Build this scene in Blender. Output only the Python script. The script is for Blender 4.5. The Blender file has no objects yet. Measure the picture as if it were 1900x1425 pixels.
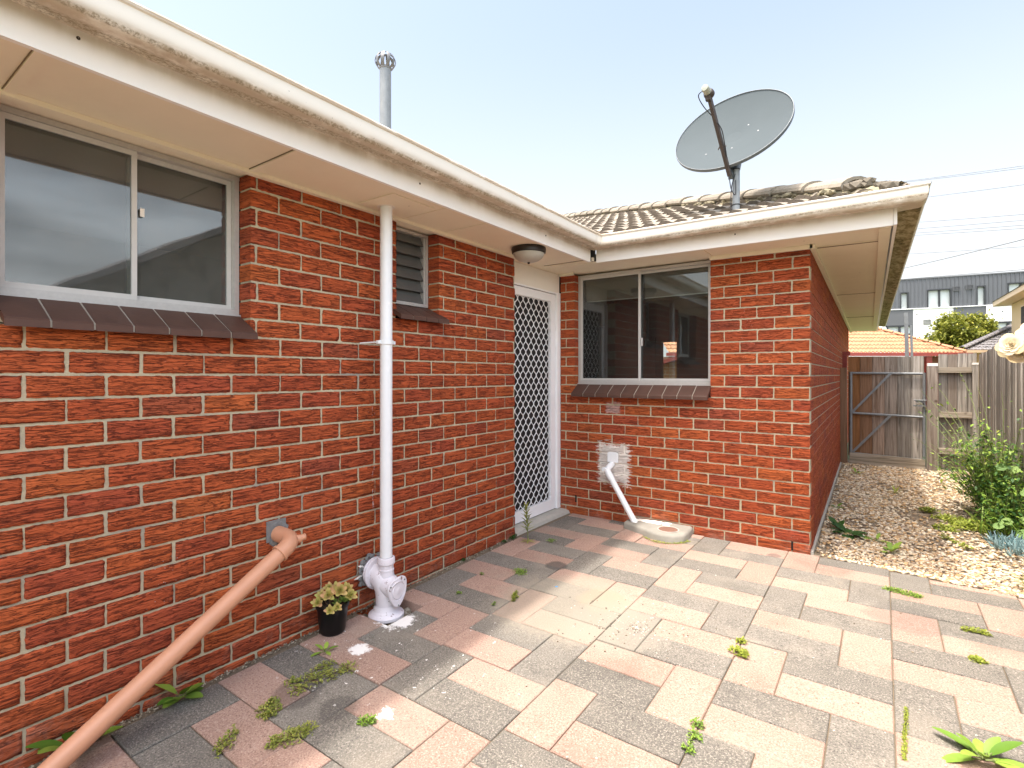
import bpy, bmesh, math, random
from mathutils import Vector, Matrix, noise as mnoise
R = random.Random(11)
C = bpy.context.scene.collection
sc = bpy.context.scene
rad = math.radians

# ------------------------------------------------------------------ camera, sky, sun, exposure
CAMZ = 1.27
cd = bpy.data.cameras.new('camera'); cam = bpy.data.objects.new('camera', cd); C.objects.link(cam)
cam.location = (0, 0, CAMZ); cam.rotation_euler = (rad(90), 0, 0.6178)
cd.sensor_width = 36; cd.lens = 968.5 / 1900 * 36; cd.shift_y = -16.9 / 1900
cd.clip_start = .02; cd.clip_end = 3000
sc.camera = cam
SUN = Vector((-.085, -.217, 1)).normalized()          # towards the sun
w = bpy.data.worlds.new('World'); sc.world = w; w.use_nodes = True
wt = w.node_tree; wt.nodes.clear()
sky = wt.nodes.new('ShaderNodeTexSky'); sky.sky_type = 'NISHITA'; sky.sun_disc = False
sky.sun_elevation = math.asin(SUN.z); sky.sun_rotation = math.atan2(SUN.x, SUN.y)
sky.air_density = 1.0; sky.dust_density = 4.0; sky.ozone_density = 1.0; sky.altitude = 0
hsv = wt.nodes.new('ShaderNodeHueSaturation'); hsv.inputs['Hue'].default_value = .494; hsv.inputs['Saturation'].default_value = .80; hsv.inputs['Value'].default_value = .62
bg = wt.nodes.new('ShaderNodeBackground'); bg.inputs['Strength'].default_value = .15
wo = wt.nodes.new('ShaderNodeOutputWorld')
# unseen sky brightened to fill the walls: added sun glow, soft eastern cloud (behind the camera's right)
tc = wt.nodes.new('ShaderNodeTexCoord')
def wn(t, inp, **a):
    nd = wt.nodes.new(t)
    for k, v in a.items(): setattr(nd, k, v)
    for k, v in inp.items():
        if isinstance(v, bpy.types.NodeSocket): wt.links.new(v, nd.inputs[k])
        else: nd.inputs[k].default_value = v
    return nd
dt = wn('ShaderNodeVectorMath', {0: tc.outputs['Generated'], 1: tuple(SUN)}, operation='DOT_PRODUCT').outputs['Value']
sun_fill = wn('ShaderNodeMapRange', {'Value': dt, 'From Min': .60, 'From Max': .97}, interpolation_type='SMOOTHSTEP').outputs[0]
m1 = wn('ShaderNodeMix', {0: sun_fill, 6: (1, 1, 1, 1), 7: (1.55, 1.5, 1.4, 1)}, data_type='RGBA').outputs[2]
hz_ = wn('ShaderNodeMapRange', {'Value': wn('ShaderNodeSeparateXYZ', {0: tc.outputs['Generated']}).outputs[2], 'From Min': .66, 'From Max': .02}, interpolation_type='SMOOTHSTEP').outputs[0]
hm = wn('ShaderNodeMix', {0: hz_, 6: hsv.outputs[0], 7: (2.05, 2.10, 2.14, 1)}, data_type='RGBA').outputs[2]
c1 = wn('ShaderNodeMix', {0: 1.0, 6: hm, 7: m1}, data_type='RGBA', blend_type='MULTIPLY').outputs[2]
ex = wn('ShaderNodeSeparateXYZ', {0: tc.outputs['Generated']}).outputs
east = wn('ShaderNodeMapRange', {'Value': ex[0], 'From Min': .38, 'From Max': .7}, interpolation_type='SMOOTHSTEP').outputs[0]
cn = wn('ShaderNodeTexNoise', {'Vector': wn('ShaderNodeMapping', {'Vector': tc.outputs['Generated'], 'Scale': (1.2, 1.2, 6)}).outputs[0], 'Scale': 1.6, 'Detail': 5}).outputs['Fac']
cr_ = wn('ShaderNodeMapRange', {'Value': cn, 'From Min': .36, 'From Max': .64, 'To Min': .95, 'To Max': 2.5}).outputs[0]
cloud_fill = wn('ShaderNodeMix', {0: east, 6: (1, 1, 1, 1), 7: cr_}, data_type='RGBA').outputs[2]
c2 = wn('ShaderNodeMix', {0: 1.0, 6: c1, 7: cloud_fill}, data_type='RGBA', blend_type='MULTIPLY').outputs[2]
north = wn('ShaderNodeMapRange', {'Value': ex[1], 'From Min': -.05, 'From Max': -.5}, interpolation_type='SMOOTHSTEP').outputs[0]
nm = wn('ShaderNodeMix', {0: north, 6: (1, 1, 1, 1), 7: (2.0, 1.96, 1.9, 1)}, data_type='RGBA').outputs[2]  # sky behind the camera brightened, added fill for the walls facing it
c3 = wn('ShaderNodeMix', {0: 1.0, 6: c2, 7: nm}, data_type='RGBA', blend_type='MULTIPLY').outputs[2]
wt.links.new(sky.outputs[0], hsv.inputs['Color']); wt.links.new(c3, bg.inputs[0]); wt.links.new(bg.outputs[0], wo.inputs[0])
sl = bpy.data.lights.new('sun', 'SUN'); so = bpy.data.objects.new('sun', sl); C.objects.link(so)
sl.energy = 1.4; sl.angle = rad(2.2); sl.color = (1, .95, .89)
so.rotation_euler = SUN.to_track_quat('Z', 'Y').to_euler(); so.location = (0, 0, 20)
sc.view_settings.view_transform = 'Standard'; sc.view_settings.look = 'None'
sc.view_settings.exposure = 1.88; sc.view_settings.gamma = 1

# ------------------------------------------------------------------ material helpers
class MT:
    def __init__(s, name):
        s.m = bpy.data.materials.new(name); s.m.use_nodes = True
        s.nt = s.m.node_tree; s.b = s.nt.nodes['Principled BSDF']
        s.pos = None
    def n(s, t, inp={}, **a):
        nd = s.nt.nodes.new(t)
        for k, v in a.items(): setattr(nd, k, v)
        for k, v in inp.items(): s.set(nd.inputs[k], v)
        return nd
    def set(s, sock, v):
        if isinstance(v, bpy.types.NodeSocket): s.nt.links.new(v, sock)
        elif isinstance(v, (tuple, list)) and sock.type == 'RGBA' and len(v) == 3: sock.default_value = (*v, 1)
        else: sock.default_value = v
    def P(s):
        if s.pos is None: s.pos = s.n('ShaderNodeNewGeometry').outputs['Position']
        return s.pos
    def map(s, scale, rot=(0, 0, 0), vec=None):
        return s.n('ShaderNodeMapping', {'Vector': vec or s.P(), 'Scale': scale, 'Rotation': rot}).outputs[0]
    def noise(s, scale, detail=4, rough=.55, vec=None, dist=0):
        return s.n('ShaderNodeTexNoise', {'Vector': vec or s.P(), 'Scale': scale, 'Detail': detail, 'Roughness': rough, 'Distortion': dist}).outputs['Fac']
    def voro(s, scale, vec=None, feature='F1', out='Distance', rnd=1):
        return s.n('ShaderNodeTexVoronoi', {'Vector': vec or s.P(), 'Scale': scale, 'Randomness': rnd}, feature=feature).outputs[out]
    def ramp(s, fac, stops, interp='LINEAR'):
        nd = s.n('ShaderNodeValToRGB', {'Fac': fac}); cr = nd.color_ramp; cr.interpolation = interp
        while len(cr.elements) < len(stops): cr.elements.new(.5)
        for e, (p, c) in zip(cr.elements, stops):
            e.position = p; e.color = (*c, 1) if isinstance(c, (tuple, list)) else (c, c, c, 1)
        return nd.outputs[0]
    def mix(s, fac, a, b, mode='MIX'):
        nd = s.n('ShaderNodeMix', data_type='RGBA', blend_type=mode)
        s.set(nd.inputs[0], fac); s.set(nd.inputs[6], a); s.set(nd.inputs[7], b)
        return nd.outputs[2]
    def math(s, op, a, b=0.0, clamp=False):
        nd = s.n('ShaderNodeMath', operation=op, use_clamp=clamp); s.set(nd.inputs[0], a); s.set(nd.inputs[1], b)
        return nd.outputs[0]
    def sep(s, v=None):
        return s.n('ShaderNodeSeparateXYZ', {'Vector': v or s.P()}).outputs
    def attr(s, name='col'):
        return s.n('ShaderNodeAttribute', attribute_name=name).outputs['Color']
    def band(s, v, lo, hi):   # 0 below lo, 1 above hi
        return s.n('ShaderNodeMapRange', {'Value': v, 'From Min': lo, 'From Max': hi}, interpolation_type='SMOOTHSTEP').outputs[0]
    def bump(s, h, strength=.5, dist=.01, nrm=None):
        i = {'Height': h, 'Strength': strength, 'Distance': dist}
        if nrm: i['Normal'] = nrm
        return s.n('ShaderNodeBump', i).outputs[0]
    def done(s, col, rough=.8, metal=0, normal=None, spec=.5, **k):
        s.set(s.b.inputs['Base Color'], col); s.set(s.b.inputs['Roughness'], rough); s.set(s.b.inputs['Metallic'], metal)
        s.set(s.b.inputs['Specular IOR Level'], spec)
        if normal is not None: s.set(s.b.inputs['Normal'], normal)
        for kk, v in k.items(): s.set(s.b.inputs[kk], v)
        return s.m

def plain(name, col, rough=.7, metal=0, var=.12, scale=20, bump=.0, spec=.5):
    t = MT(name); n1 = t.noise(scale, 5)
    c = t.mix(n1, tuple(x * (1 - var) for x in col), tuple(min(1, x * (1 + var)) for x in col))
    nr = t.bump(t.noise(scale * 6, 4), bump, .004) if bump else None
    return t.done(c, rough, metal, nr, spec)

# brick
def smear(t, cx, cz, rx, rz):
    p = t.sep()
    dx = t.math('DIVIDE', t.math('SUBTRACT', p[0], cx), rx); dz = t.math('DIVIDE', t.math('SUBTRACT', p[2], cz), rz)
    r = t.math('MAXIMUM', t.math('ABSOLUTE', dx), t.math('ABSOLUTE', dz))
    r = t.math('ADD', r, t.math('MULTIPLY', t.math('SUBTRACT', t.noise(1, 4, .7, t.map((18, 18, 80))), .5), 1.3))
    return t.math('MULTIPLY', t.band(r, 1.05, .85), t.band(p[1], 4.1, 4.15))
def mk_brick():
    t = MT('brick'); sp = t.sep(t.attr())
    ridg = t.noise(1, 3, .5, t.map((7, 7, 95)), .7)
    rid2 = t.noise(1, 4, .6, t.map((24, 24, 150)), 1.0)
    fis = t.band(t.math('ABSOLUTE', t.math('SUBTRACT', ridg, .5)), .004, .034)          # thin wavy fissures
    fis2 = t.band(t.math('ABSOLUTE', t.math('SUBTRACT', t.noise(1, 3, .5, t.map((16, 16, 165), (0, 0, .02)), 1.0), .52)), .0, .024)
    fis = t.math('MULTIPLY', fis, t.math('ADD', .45, t.math('MULTIPLY', fis2, .55)))
    g = t.math('ADD', t.math('MULTIPLY', fis, .55), t.math('ADD', t.math('MULTIPLY', ridg, .3), t.math('MULTIPLY', rid2, .15)))
    base = t.ramp(sp[0], [(0, (.40, .076, .034)), (.25, (.44, .086, .030)), (.8, (.475, .100, .031)), (1, (.51, .122, .034))])
    base = t.mix(t.math('MULTIPLY', t.band(sp[1], .93, .97), .5), base, (.27, .068, .045))
    blot = t.noise(14, 4, .6)
    base = t.mix(t.math('MULTIPLY', t.band(blot, .4, .8), .25), base, (.56, .13, .04))
    base = t.mix(t.math('MULTIPLY', t.band(fis, .7, .1), .74), base, (.10, .018, .010))
    base = t.mix(t.math('MULTIPLY', t.band(rid2, .52, .66), .2), base, (.62, .14, .045))
    base = t.mix(t.math('MULTIPLY', t.band(sp[2], .0, 1), .0), base, (0, 0, 0))
    # pale flecks, and paler blotches towards the ground
    z = t.sep()[2]
    pale_base = t.math('MULTIPLY', t.band(z, .17, .0), t.band(t.noise(5, 5, .7), .46, .7))
    base = t.mix(t.math('MULTIPLY', pale_base, .45), base, (.48, .30, .23))
    fl = t.band(t.voro(55), .10, .05); fl = t.math('MULTIPLY', fl, t.band(t.noise(3.1, 2), .62, .66))
    base = t.mix(fl, base, (.7, .66, .6))
    p = t.sep()
    # white paint brushed over the bricks around the sink waste pipe
    def blob(cx, cz, rx, rz):
        dx = t.math('DIVIDE', t.math('SUBTRACT', p[0], cx), rx); dz = t.math('DIVIDE', t.math('SUBTRACT', p[2], cz), rz)
        r = t.math('MAXIMUM', t.math('ABSOLUTE', dx), t.math('ABSOLUTE', dz))
        r = t.math('ADD', r, t.math('MULTIPLY', t.math('SUBTRACT', t.noise(1, 4, .7, t.map((22, 22, 110))), .5), 1.5))
        return t.math('MULTIPLY', t.band(r, 1.05, .8), t.band(p[1], 4.1, 4.15))
    pm = smear(t, -1.925, .49, .15, .185)
    base = t.mix(t.math('MULTIPLY', pm, .92), base, (.84, .78, .70))
    pm2 = t.math('MULTIPLY', blob(-1.93, .98, .07, .05), .5)
    base = t.mix(pm2, base, (.7, .6, .55))
    dr_ = t.math('MULTIPLY', t.band(t.math('ABSOLUTE', t.math('SUBTRACT', p[1], 1.975)), .014, .006), t.band(t.noise(1, 3, .6, t.map((60, 60, 14))), .58, .64))
    dr_ = t.math('MULTIPLY', dr_, t.math('MULTIPLY', t.band(p[2], .5, .56), t.band(p[2], 1.12, 1.05)))
    base = t.mix(dr_, base, (.8, .78, .76))
    nr = t.bump(g, 1.0, .012)
    nr = t.bump(t.noise(260, 3), .25, .002, nr)
    return t.done(base, .85, 0, nr, .25)
def mk_mortar():
    t = MT('mortar'); c = t.mix(t.noise(60, 5, .7), (.38, .325, .215), (.57, .49, .33))
    c = t.mix(t.band(t.noise(4, 4), .5, .75), c, (.30, .27, .22))
    c = t.mix(t.math('MULTIPLY', smear(t, -1.925, .49, .15, .185), .9), c, (.80, .74, .66))
    return t.done(c, .95, 0, t.bump(t.noise(180, 5, .7), .7, .004), .2)
def mk_paver(name, lo, hi, speck):
    t = MT(name); a = t.sep(t.attr())
    c = t.mix(t.noise(9, 5, .6), lo, hi)
    c = t.mix(t.math('MULTIPLY', a[0], .38), c, tuple(x * .55 for x in lo)); c = t.mix(t.math('MULTIPLY', t.band(a[1], .5, 1), .12), c, tuple(min(1, x * 1.25) for x in hi))
    s2 = t.noise(150, 4, .8)
    c = t.mix(t.math('MULTIPLY', t.band(s2, .53, .62), .75), c, speck)
    c = t.mix(t.band(s2, .44, .36), c, tuple(x * .38 for x in lo))
    # broad grime and pale worn patches
    gr = t.noise(1.7, 6, .62)
    c = t.mix(t.math('MULTIPLY', t.band(gr, .52, .72), .45), c, tuple(x * .42 for x in lo))
    c = t.mix(t.math('MULTIPLY', t.band(t.noise(2.3, 5, .6, t.map((1, 1, 1), (0, 0, 1.3))), .5, .72), .4), c, (.30, .26, .205))
    p = t.sep()
    def spot(cx, cy, r, wob=.8, sc=9):
        v = t.n('ShaderNodeVectorMath', {0: t.P(), 1: (cx, cy, 0)}, operation='DISTANCE').outputs['Value']
        v = t.math('ADD', t.math('DIVIDE', v, r), t.math('MULTIPLY', t.math('SUBTRACT', t.noise(sc, 5, .7), .5), wob))
        return t.band(v, 1.05, .75)
    for cx, cy, r, col, k in ((-1.30, 2.72, .16, (.30, .22, .13), .6), (-1.78, 3.02, .085, (.06, .055, .05), .75), (-1.75, 1.28, .10, (.05, .045, .04), .45), (-1.97, 1.24, .12, (.06, .05, .045), .5),
                              (-1.45, 2.55, .45, (.30, .265, .205), .55), (-1.12, 2.5, .3, (.28, .25, .20), .5), (.10, 3.42, .2, (.1, .09, .08), .35), (-1.61, 2.73, .016, (.04, .25, .55), .9), (-.62, 4.06, .05, (.06, .05, .05), .5)):
        c = t.mix(t.math('MULTIPLY', spot(cx, cy, r), k), c, col)
    sp = t.math('MAXIMUM', t.math('MAXIMUM', spot(-2.03, 1.60, .066, 1.6, 30), spot(-2.10, 1.90, .10, 2.2, 24)), spot(-1.57, 1.36, .055, 2.2, 40))
    wh = t.math('MULTIPLY', t.band(t.noise(38, 2), .70, .73), t.band(t.n('ShaderNodeVectorMath', {0: t.P(), 1: (-1.9, 1.75, 0)}, operation='DISTANCE').outputs['Value'], .7, .2))
    c = t.mix(t.math('MAXIMUM', sp, wh), c, (.80, .78, .74))
    nr = t.bump(s2, .6, .003)
    nr = t.bump(t.noise(24, 4), .25, .006, nr)
    return t.done(c, .88, 0, nr, .3)
def mk_paint(name, col, grime, kind):
    """house paint; kind gutter/fascia/soffit adds that part's own dirt"""
    t = MT(name); p = t.sep()
    c = t.mix(t.noise(7, 5), tuple(x * .93 for x in col), col)
    if kind == 'gutter':
        m = t.math('ADD', t.math('MULTIPLY', t.band(p[2], 2.325, 2.290), .75), t.math('MULTIPLY', t.band(p[2], 2.360, 2.374), .8))
        st = t.noise(1, 5, .65, t.map((9, 9, 30)))
        m = t.math('MULTIPLY', m, t.band(st, .30, .55))
        c = t.mix(t.math('MULTIPLY', m, .85), c, grime)
        c = t.mix(t.math('MULTIPLY', t.math('MULTIPLY', t.math('MULTIPLY', t.band(p[2], 2.304, 2.297), t.band(p[2], 2.2865, 2.290)), t.band(t.noise(80, 5, .8), .40, .62)), .8), c, (.20, .155, .09))
        c = t.mix(t.math('MULTIPLY', t.band(t.noise(70, 2), .74, .78), .7), c, (.12, .09, .06))
    if kind == 'fascia':
        st = t.noise(1, 5, .6, t.map((7, 7, 2)))
        m = t.math('MULTIPLY', t.band(p[2], 2.225, 2.32), t.band(st, .25, .7))
        c = t.mix(t.math('MULTIPLY', m, .75), c, grime)
        c = t.mix(t.math('MULTIPLY', t.band(t.noise(26, 2), .78, .80), .8), c, (.10, .08, .05))
    if kind == 'soffit':
        c = t.mix(t.math('MULTIPLY', t.band(t.noise(2.2, 5, .65), .5, .75), .35), c, grime)
        c = t.mix(t.math('MULTIPLY', t.band(t.noise(19, 3), .74, .77), .6), c, (.25, .2, .14))
    return t.done(c, .6, 0, t.bump(t.noise(90, 3), .12, .002), .35)
def mk_oldmoss(name):
    t = MT(name); st = t.noise(1, 5, .7, t.map((20, 9, 20)))
    c = t.ramp(st, [(.3, (.05, .04, .02)), (.45, (.20, .15, .07)), (.6, (.38, .31, .18)), (.8, (.45, .38, .26))])
    return t.done(c, .9, 0, t.bump(st, .4, .004), .2)
def mk_wood(name, a, b, dark, vert=True):
    t = MT(name); sp = t.sep(t.attr())
    off = t.n('ShaderNodeCombineXYZ', {0: t.math('MULTIPLY', sp[0], 37.0), 1: t.math('MULTIPLY', sp[0], 17.0), 2: t.math('MULTIPLY', sp[0], 23.0)}).outputs[0]
    v = t.map((38, 38, 1.6) if vert else (1.6, 38, 38), vec=t.n('ShaderNodeVectorMath', {0: t.P(), 1: off}, operation='ADD').outputs[0])
    g = t.noise(1, 6, .68, v, .6)
    c = t.ramp(g, [(.28, dark), (.45, a), (.62, b), (.8, tuple(min(1, x * 1.25) for x in b))])
    c = t.mix(t.math('MULTIPLY', sp[0], .75), c, tuple(x * .42 for x in a))
    c = t.mix(t.math('MULTIPLY', sp[1], .92), c, t.mix(g, (.06, .018, .005), (.44, .19, .06)))
    k = t.band(t.voro(3.2), .10, .04)
    c = t.mix(t.math('MULTIPLY', k, .7), c, (.06, .03, .015))
    return t.done(c, .9, 0, t.bump(g, .5, .004), .2)
def mk_tile(name, a, b, moss, sc=14):
    t = MT(name); n1 = t.noise(sc, 6, .7); sp = t.sep(t.attr())
    c = t.mix(n1, a, b); c = t.mix(t.math('MULTIPLY', sp[0], .55), c, moss)
    c = t.mix(t.math('MULTIPLY', t.band(t.noise(sc * 4, 4, .7), .52, .62), .5), c, moss)
    return t.done(c, .95, 0, t.bump(t.noise(sc * 8, 4), .5, .004), .15)
def mk_leaf(name, a, b, rough=.55, sss=.25):
    t = MT(name); sp = t.sep(t.attr())
    c = t.mix(sp[0], a, b); c = t.mix(t.math('MULTIPLY', t.noise(60, 3), .3), c, tuple(x * .5 for x in a))
    tr = t.n('ShaderNodeBsdfTranslucent', {'Color': c}); mx = t.n('ShaderNodeMixShader', {0: sss})
    t.done(c, rough, 0, None, .4)
    t.nt.links.new(t.b.outputs[0], mx.inputs[1]); t.nt.links.new(tr.outputs[0], mx.inputs[2])
    t.nt.links.new(mx.outputs[0], t.nt.nodes['Material Output'].inputs[0])
    return t.m
def mk_glass(name, tint=(.85, .9, .88), refl=.10, wav=.02, grey_mix=.03):
    t = MT(name); fr = t.n('ShaderNodeFresnel', {'IOR': 1.6}).outputs[0]
    nr = t.bump(t.noise(1, 2, .4, t.map((1.4, 1.4, 2.4)), .3), wav, .02)
    gl = t.n('ShaderNodeBsdfGlossy', {'Color': (.95, .97, 1), 'Roughness': .015, 'Normal': nr}); tr = t.n('ShaderNodeBsdfTransparent', {'Color': tint})
    f = t.math('ADD', fr, refl, True); mx = t.n('ShaderNodeMixShader', {0: f})
    df = t.n('ShaderNodeBsdfDiffuse', {'Color': (.36, .35, .32)}); dm = t.n('ShaderNodeMixShader', {0: t.math('MULTIPLY', t.noise(6, 5, .6), grey_mix * 2)})  # grey diffuse layer mixed in, lightening the pane
    t.nt.links.new(tr.outputs[0], dm.inputs[1]); t.nt.links.new(df.outputs[0], dm.inputs[2])
    t.nt.links.new(dm.outputs[0], mx.inputs[1]); t.nt.links.new(gl.outputs[0], mx.inputs[2])
    t.nt.links.new(mx.outputs[0], t.nt.nodes['Material Output'].inputs[0])
    return t.m
def mk_vcol(name, rough=.9, dirt=(.3, .24, .16), bump=.3):
    t = MT(name); c = t.attr(); c = t.mix(t.math('MULTIPLY', t.noise(70, 4), .35), c, dirt)
    return t.done(c, rough, 0, t.bump(t.noise(120, 3), bump, .003), .2)
def mk_galv(name, base=(.42, .44, .45), metal=.6):
    t = MT(name); n1 = t.noise(22, 5, .6); c = t.mix(n1, tuple(x * .7 for x in base), tuple(min(1, x * 1.15) for x in base))
    c = t.mix(t.math('MULTIPLY', t.band(t.noise(1, 4, .6, t.map((30, 30, 3))), .55, .75), .4), c, (.30, .27, .22))
    return t.done(c, .5, metal, None)

M = {}
M['brick'] = mk_brick(); M['mortar'] = mk_mortar()
M['pink'] = mk_paver('pink_paver', (.31, .195, .148), (.405, .272, .213), (.48, .375, .31))
M['grey'] = mk_paver('grey_paver', (.112, .102, .088), (.225, .205, .172), (.37, .335, .28))
M['gutter'] = mk_paint('gutter_paint', (.80, .75, .65), (.36, .26, .15), 'gutter')
M['fascia'] = mk_paint('fascia_paint', (.90, .88, .84), (.46, .38, .27), 'fascia')
M['soffit'] = mk_paint('soffit_paint', (.86, .78, .61), (.72, .62, .46), 'soffit')
M['trim'] = mk_paint('white_trim', (.84, .79, .70), (.4, .35, .28), '')
M['doorwhite'] = plain('door_white', (.86, .85, .84), .45, 0, .04, 9)
M['moss'] = mk_oldmoss('mossy_gutter_underside')
M['black'] = plain('black_void', (.008, .007, .006), 1, 0, .1)
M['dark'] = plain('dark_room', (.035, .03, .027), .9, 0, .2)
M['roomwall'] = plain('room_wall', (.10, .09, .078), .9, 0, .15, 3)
M['alu'] = plain('aluminium', (.50, .48, .445), .45, .3, .14, 60, .1)
M['alup'] = plain('painted_aluminium', (.55, .53, .49), .5, .1, .08, 30)
M['sill'] = plain('glazed_brown_sill', (.090, .046, .033), .5, 0, .25, 12, .15, .3)
M['sillj'] = plain('sill_mortar', (.36, .32, .26), .95, 0, .2, 60, .4)
M['glass'] = mk_glass('window_glass', (.8, .84, .82), .0)
M['glassA'] = mk_glass('wavy_glass', (.62, .68, .66), .03, .05, .16)
M['louvre'] = plain('obscure_louvre_glass', (.095, .098, .092), .22, 0, .1, 20)
M['blind'] = plain('roller_blind', (.24, .20, .17), .8, 0, .12, 5)
M['pipewhite'] = plain('white_painted_pipe', (.76, .775, .77), .42, 0, .06, 9, .06)
def _cast():
    t = MT('painted_cast_iron'); c = t.mix(t.noise(11, 4), (.66, .61, .64), (.76, .73, .75))
    m = t.math('MULTIPLY', t.band(t.noise(24, 5, .75), .60, .66), t.band(t.sep()[2], .34, .1))
    c = t.mix(m, c, (.13, .05, .03))
    return t.done(c, .4, 0, t.bump(t.noise(45, 4), .25, .004))
M['cast'] = _cast()
M['terra'] = plain('terracotta_pvc', (.58, .285, .165), .45, 0, .13, 5, .12)
M['concrete'] = plain('concrete', (.40, .38, .33), .92, 0, .22, 14, .5)
M['mortgrey'] = plain('grey_mortar', (.20, .20, .19), .95, 0, .3, 40, .8)
M['pot'] = plain('black_plastic_pot', (.005, .005, .0055), .3, 0, .1, spec=.3)
M['potsoil'] = plain('potting_soil', (.03, .022, .015), 1, 0, .4, 80, .8)
M['galv'] = mk_galv('galvanised_steel', (.22, .235, .24), .15); M['dishgrey'] = plain('dish_paint', (.072, .088, .094), .75, .0, .06, 6, 0, .12)
M['dishrim'] = plain('dish_rim', (.10, .115, .125), .5, .2, .1)
M['armdark'] = plain('rusty_dark_arm', (.055, .04, .032), .6, .3, .4, 40, .3)
M['lnb'] = plain('receiver_plastic', (.30, .31, .25), .5, 0, .2, 30)
M['cable'] = plain('black_cable', (.012, .012, .014), .5, 0, .1)
M['lampring'] = plain('dark_lamp_ring', (.025, .018, .014), .4, .3, .1)
M['lampglass'] = plain('frosted_lamp_bowl', (.42, .40, .34), .3, 0, .15, 9)
M['wood'] = mk_wood('weathered_timber', (.27, .24, .20), (.48, .435, .375), (.06, .045, .032))
M['woodh'] = mk_wood('weathered_rail', (.30, .25, .18), (.46, .40, .32), (.08, .06, .04), False)
M['rooftile'] = mk_tile('old_roof_tile', (.22, .19, .15), (.40, .355, .285), (.085, .073, .058))
M['tilefront'] = mk_tile('tile_front_edge', (.08, .066, .05), (.15, .12, .095), (.03, .027, .02))  # darker copy of the roof tile, shade put into its front edges
M['bedding'] = mk_tile('ridge_bedding', (.18, .155, .10), (.42, .37, .25), (.05, .043, .035), 26)
M['orange'] = mk_tile('orange_roof_tile', (.38, .185, .10), (.50, .28, .165), (.30, .145, .08), 3)
M['darktile'] = mk_tile('dark_roof_tile', (.16, .155, .16), (.26, .25, .25), (.10, .09, .095), 3)
M['redpaint'] = plain('red_gutter_paint', (.24, .035, .025), .5, 0, .15, 3)
M['cladding'] = plain('charcoal_cladding', (.095, .10, .11), .5, .1, .08, .6)
M['claddark'] = plain('charcoal_panel', (.085, .088, .095), .7, 0, .06, .5)
M['render'] = plain('white_render', (.74, .74, .73), .85, 0, .03, .4)
M['frameblack'] = plain('black_window_frame', (.022, .024, .027), .5, .1, .1)
M['winwhite'] = plain('curtained_glass', (.50, .54, .54), .25, 0, .06, 1)
M['beige'] = plain('beige_render', (.60, .45, .26), .9, 0, .06, 1)
M['beigetrim'] = plain('cream_eave', (.66, .50, .34), .6, 0, .05, 1)
M['gravelm'] = mk_vcol('gravel_stone'); M['gravbase'] = plain('gravel_bed', (.22, .175, .12), 1, 0, .4, 50, .9)
M['soil'] = plain('soil', (.155, .12, .08), 1, 0, .4, 30, .9)
M['grass'] = plain('far_grass', (.10, .12, .05), 1, 0, .3, .5)
M['leaf'] = mk_leaf('leaf', (.09, .20, .02), (.34, .48, .07)); M['leafdark'] = mk_leaf('dark_leaf', (.02, .07, .012), (.07, .17, .03))
M['leafyel'] = mk_leaf('yellow_green_leaf', (.17, .22, .02), (.38, .42, .06)); M['weedolive'] = mk_leaf('olive_weed_leaf', (.14, .20, .03), (.42, .42, .09))
M['bluesucc'] = mk_leaf('blue_succulent', (.14, .26, .27), (.36, .50, .50), .5, .1)
M['stem'] = plain('green_stem', (.16, .20, .06), .7, 0, .2); M['stembrown'] = plain('brown_stem', (.12, .07, .04), .8, 0, .2)
M['succ'] = mk_leaf('succulent_leaf', (.30, .36, .05), (.55, .30, .13), .4, .15); M['succ2'] = mk_leaf('succulent_green', (.14, .28, .05), (.35, .42, .08), .4, .15)
M['petal'] = mk_leaf('cream_petal', (.84, .78, .62), (.80, .60, .22), .6, .4)
M['bark'] = plain('bark', (.10, .075, .05), .95, 0, .3, 10, .6)
M['wire'] = plain('wire_grey', (.16, .16, .17), .6, 0, .05)
M['treeleaf'] = mk_leaf('tree_leaf', (.15, .18, .02), (.50, .46, .08), .6, .3)

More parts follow.
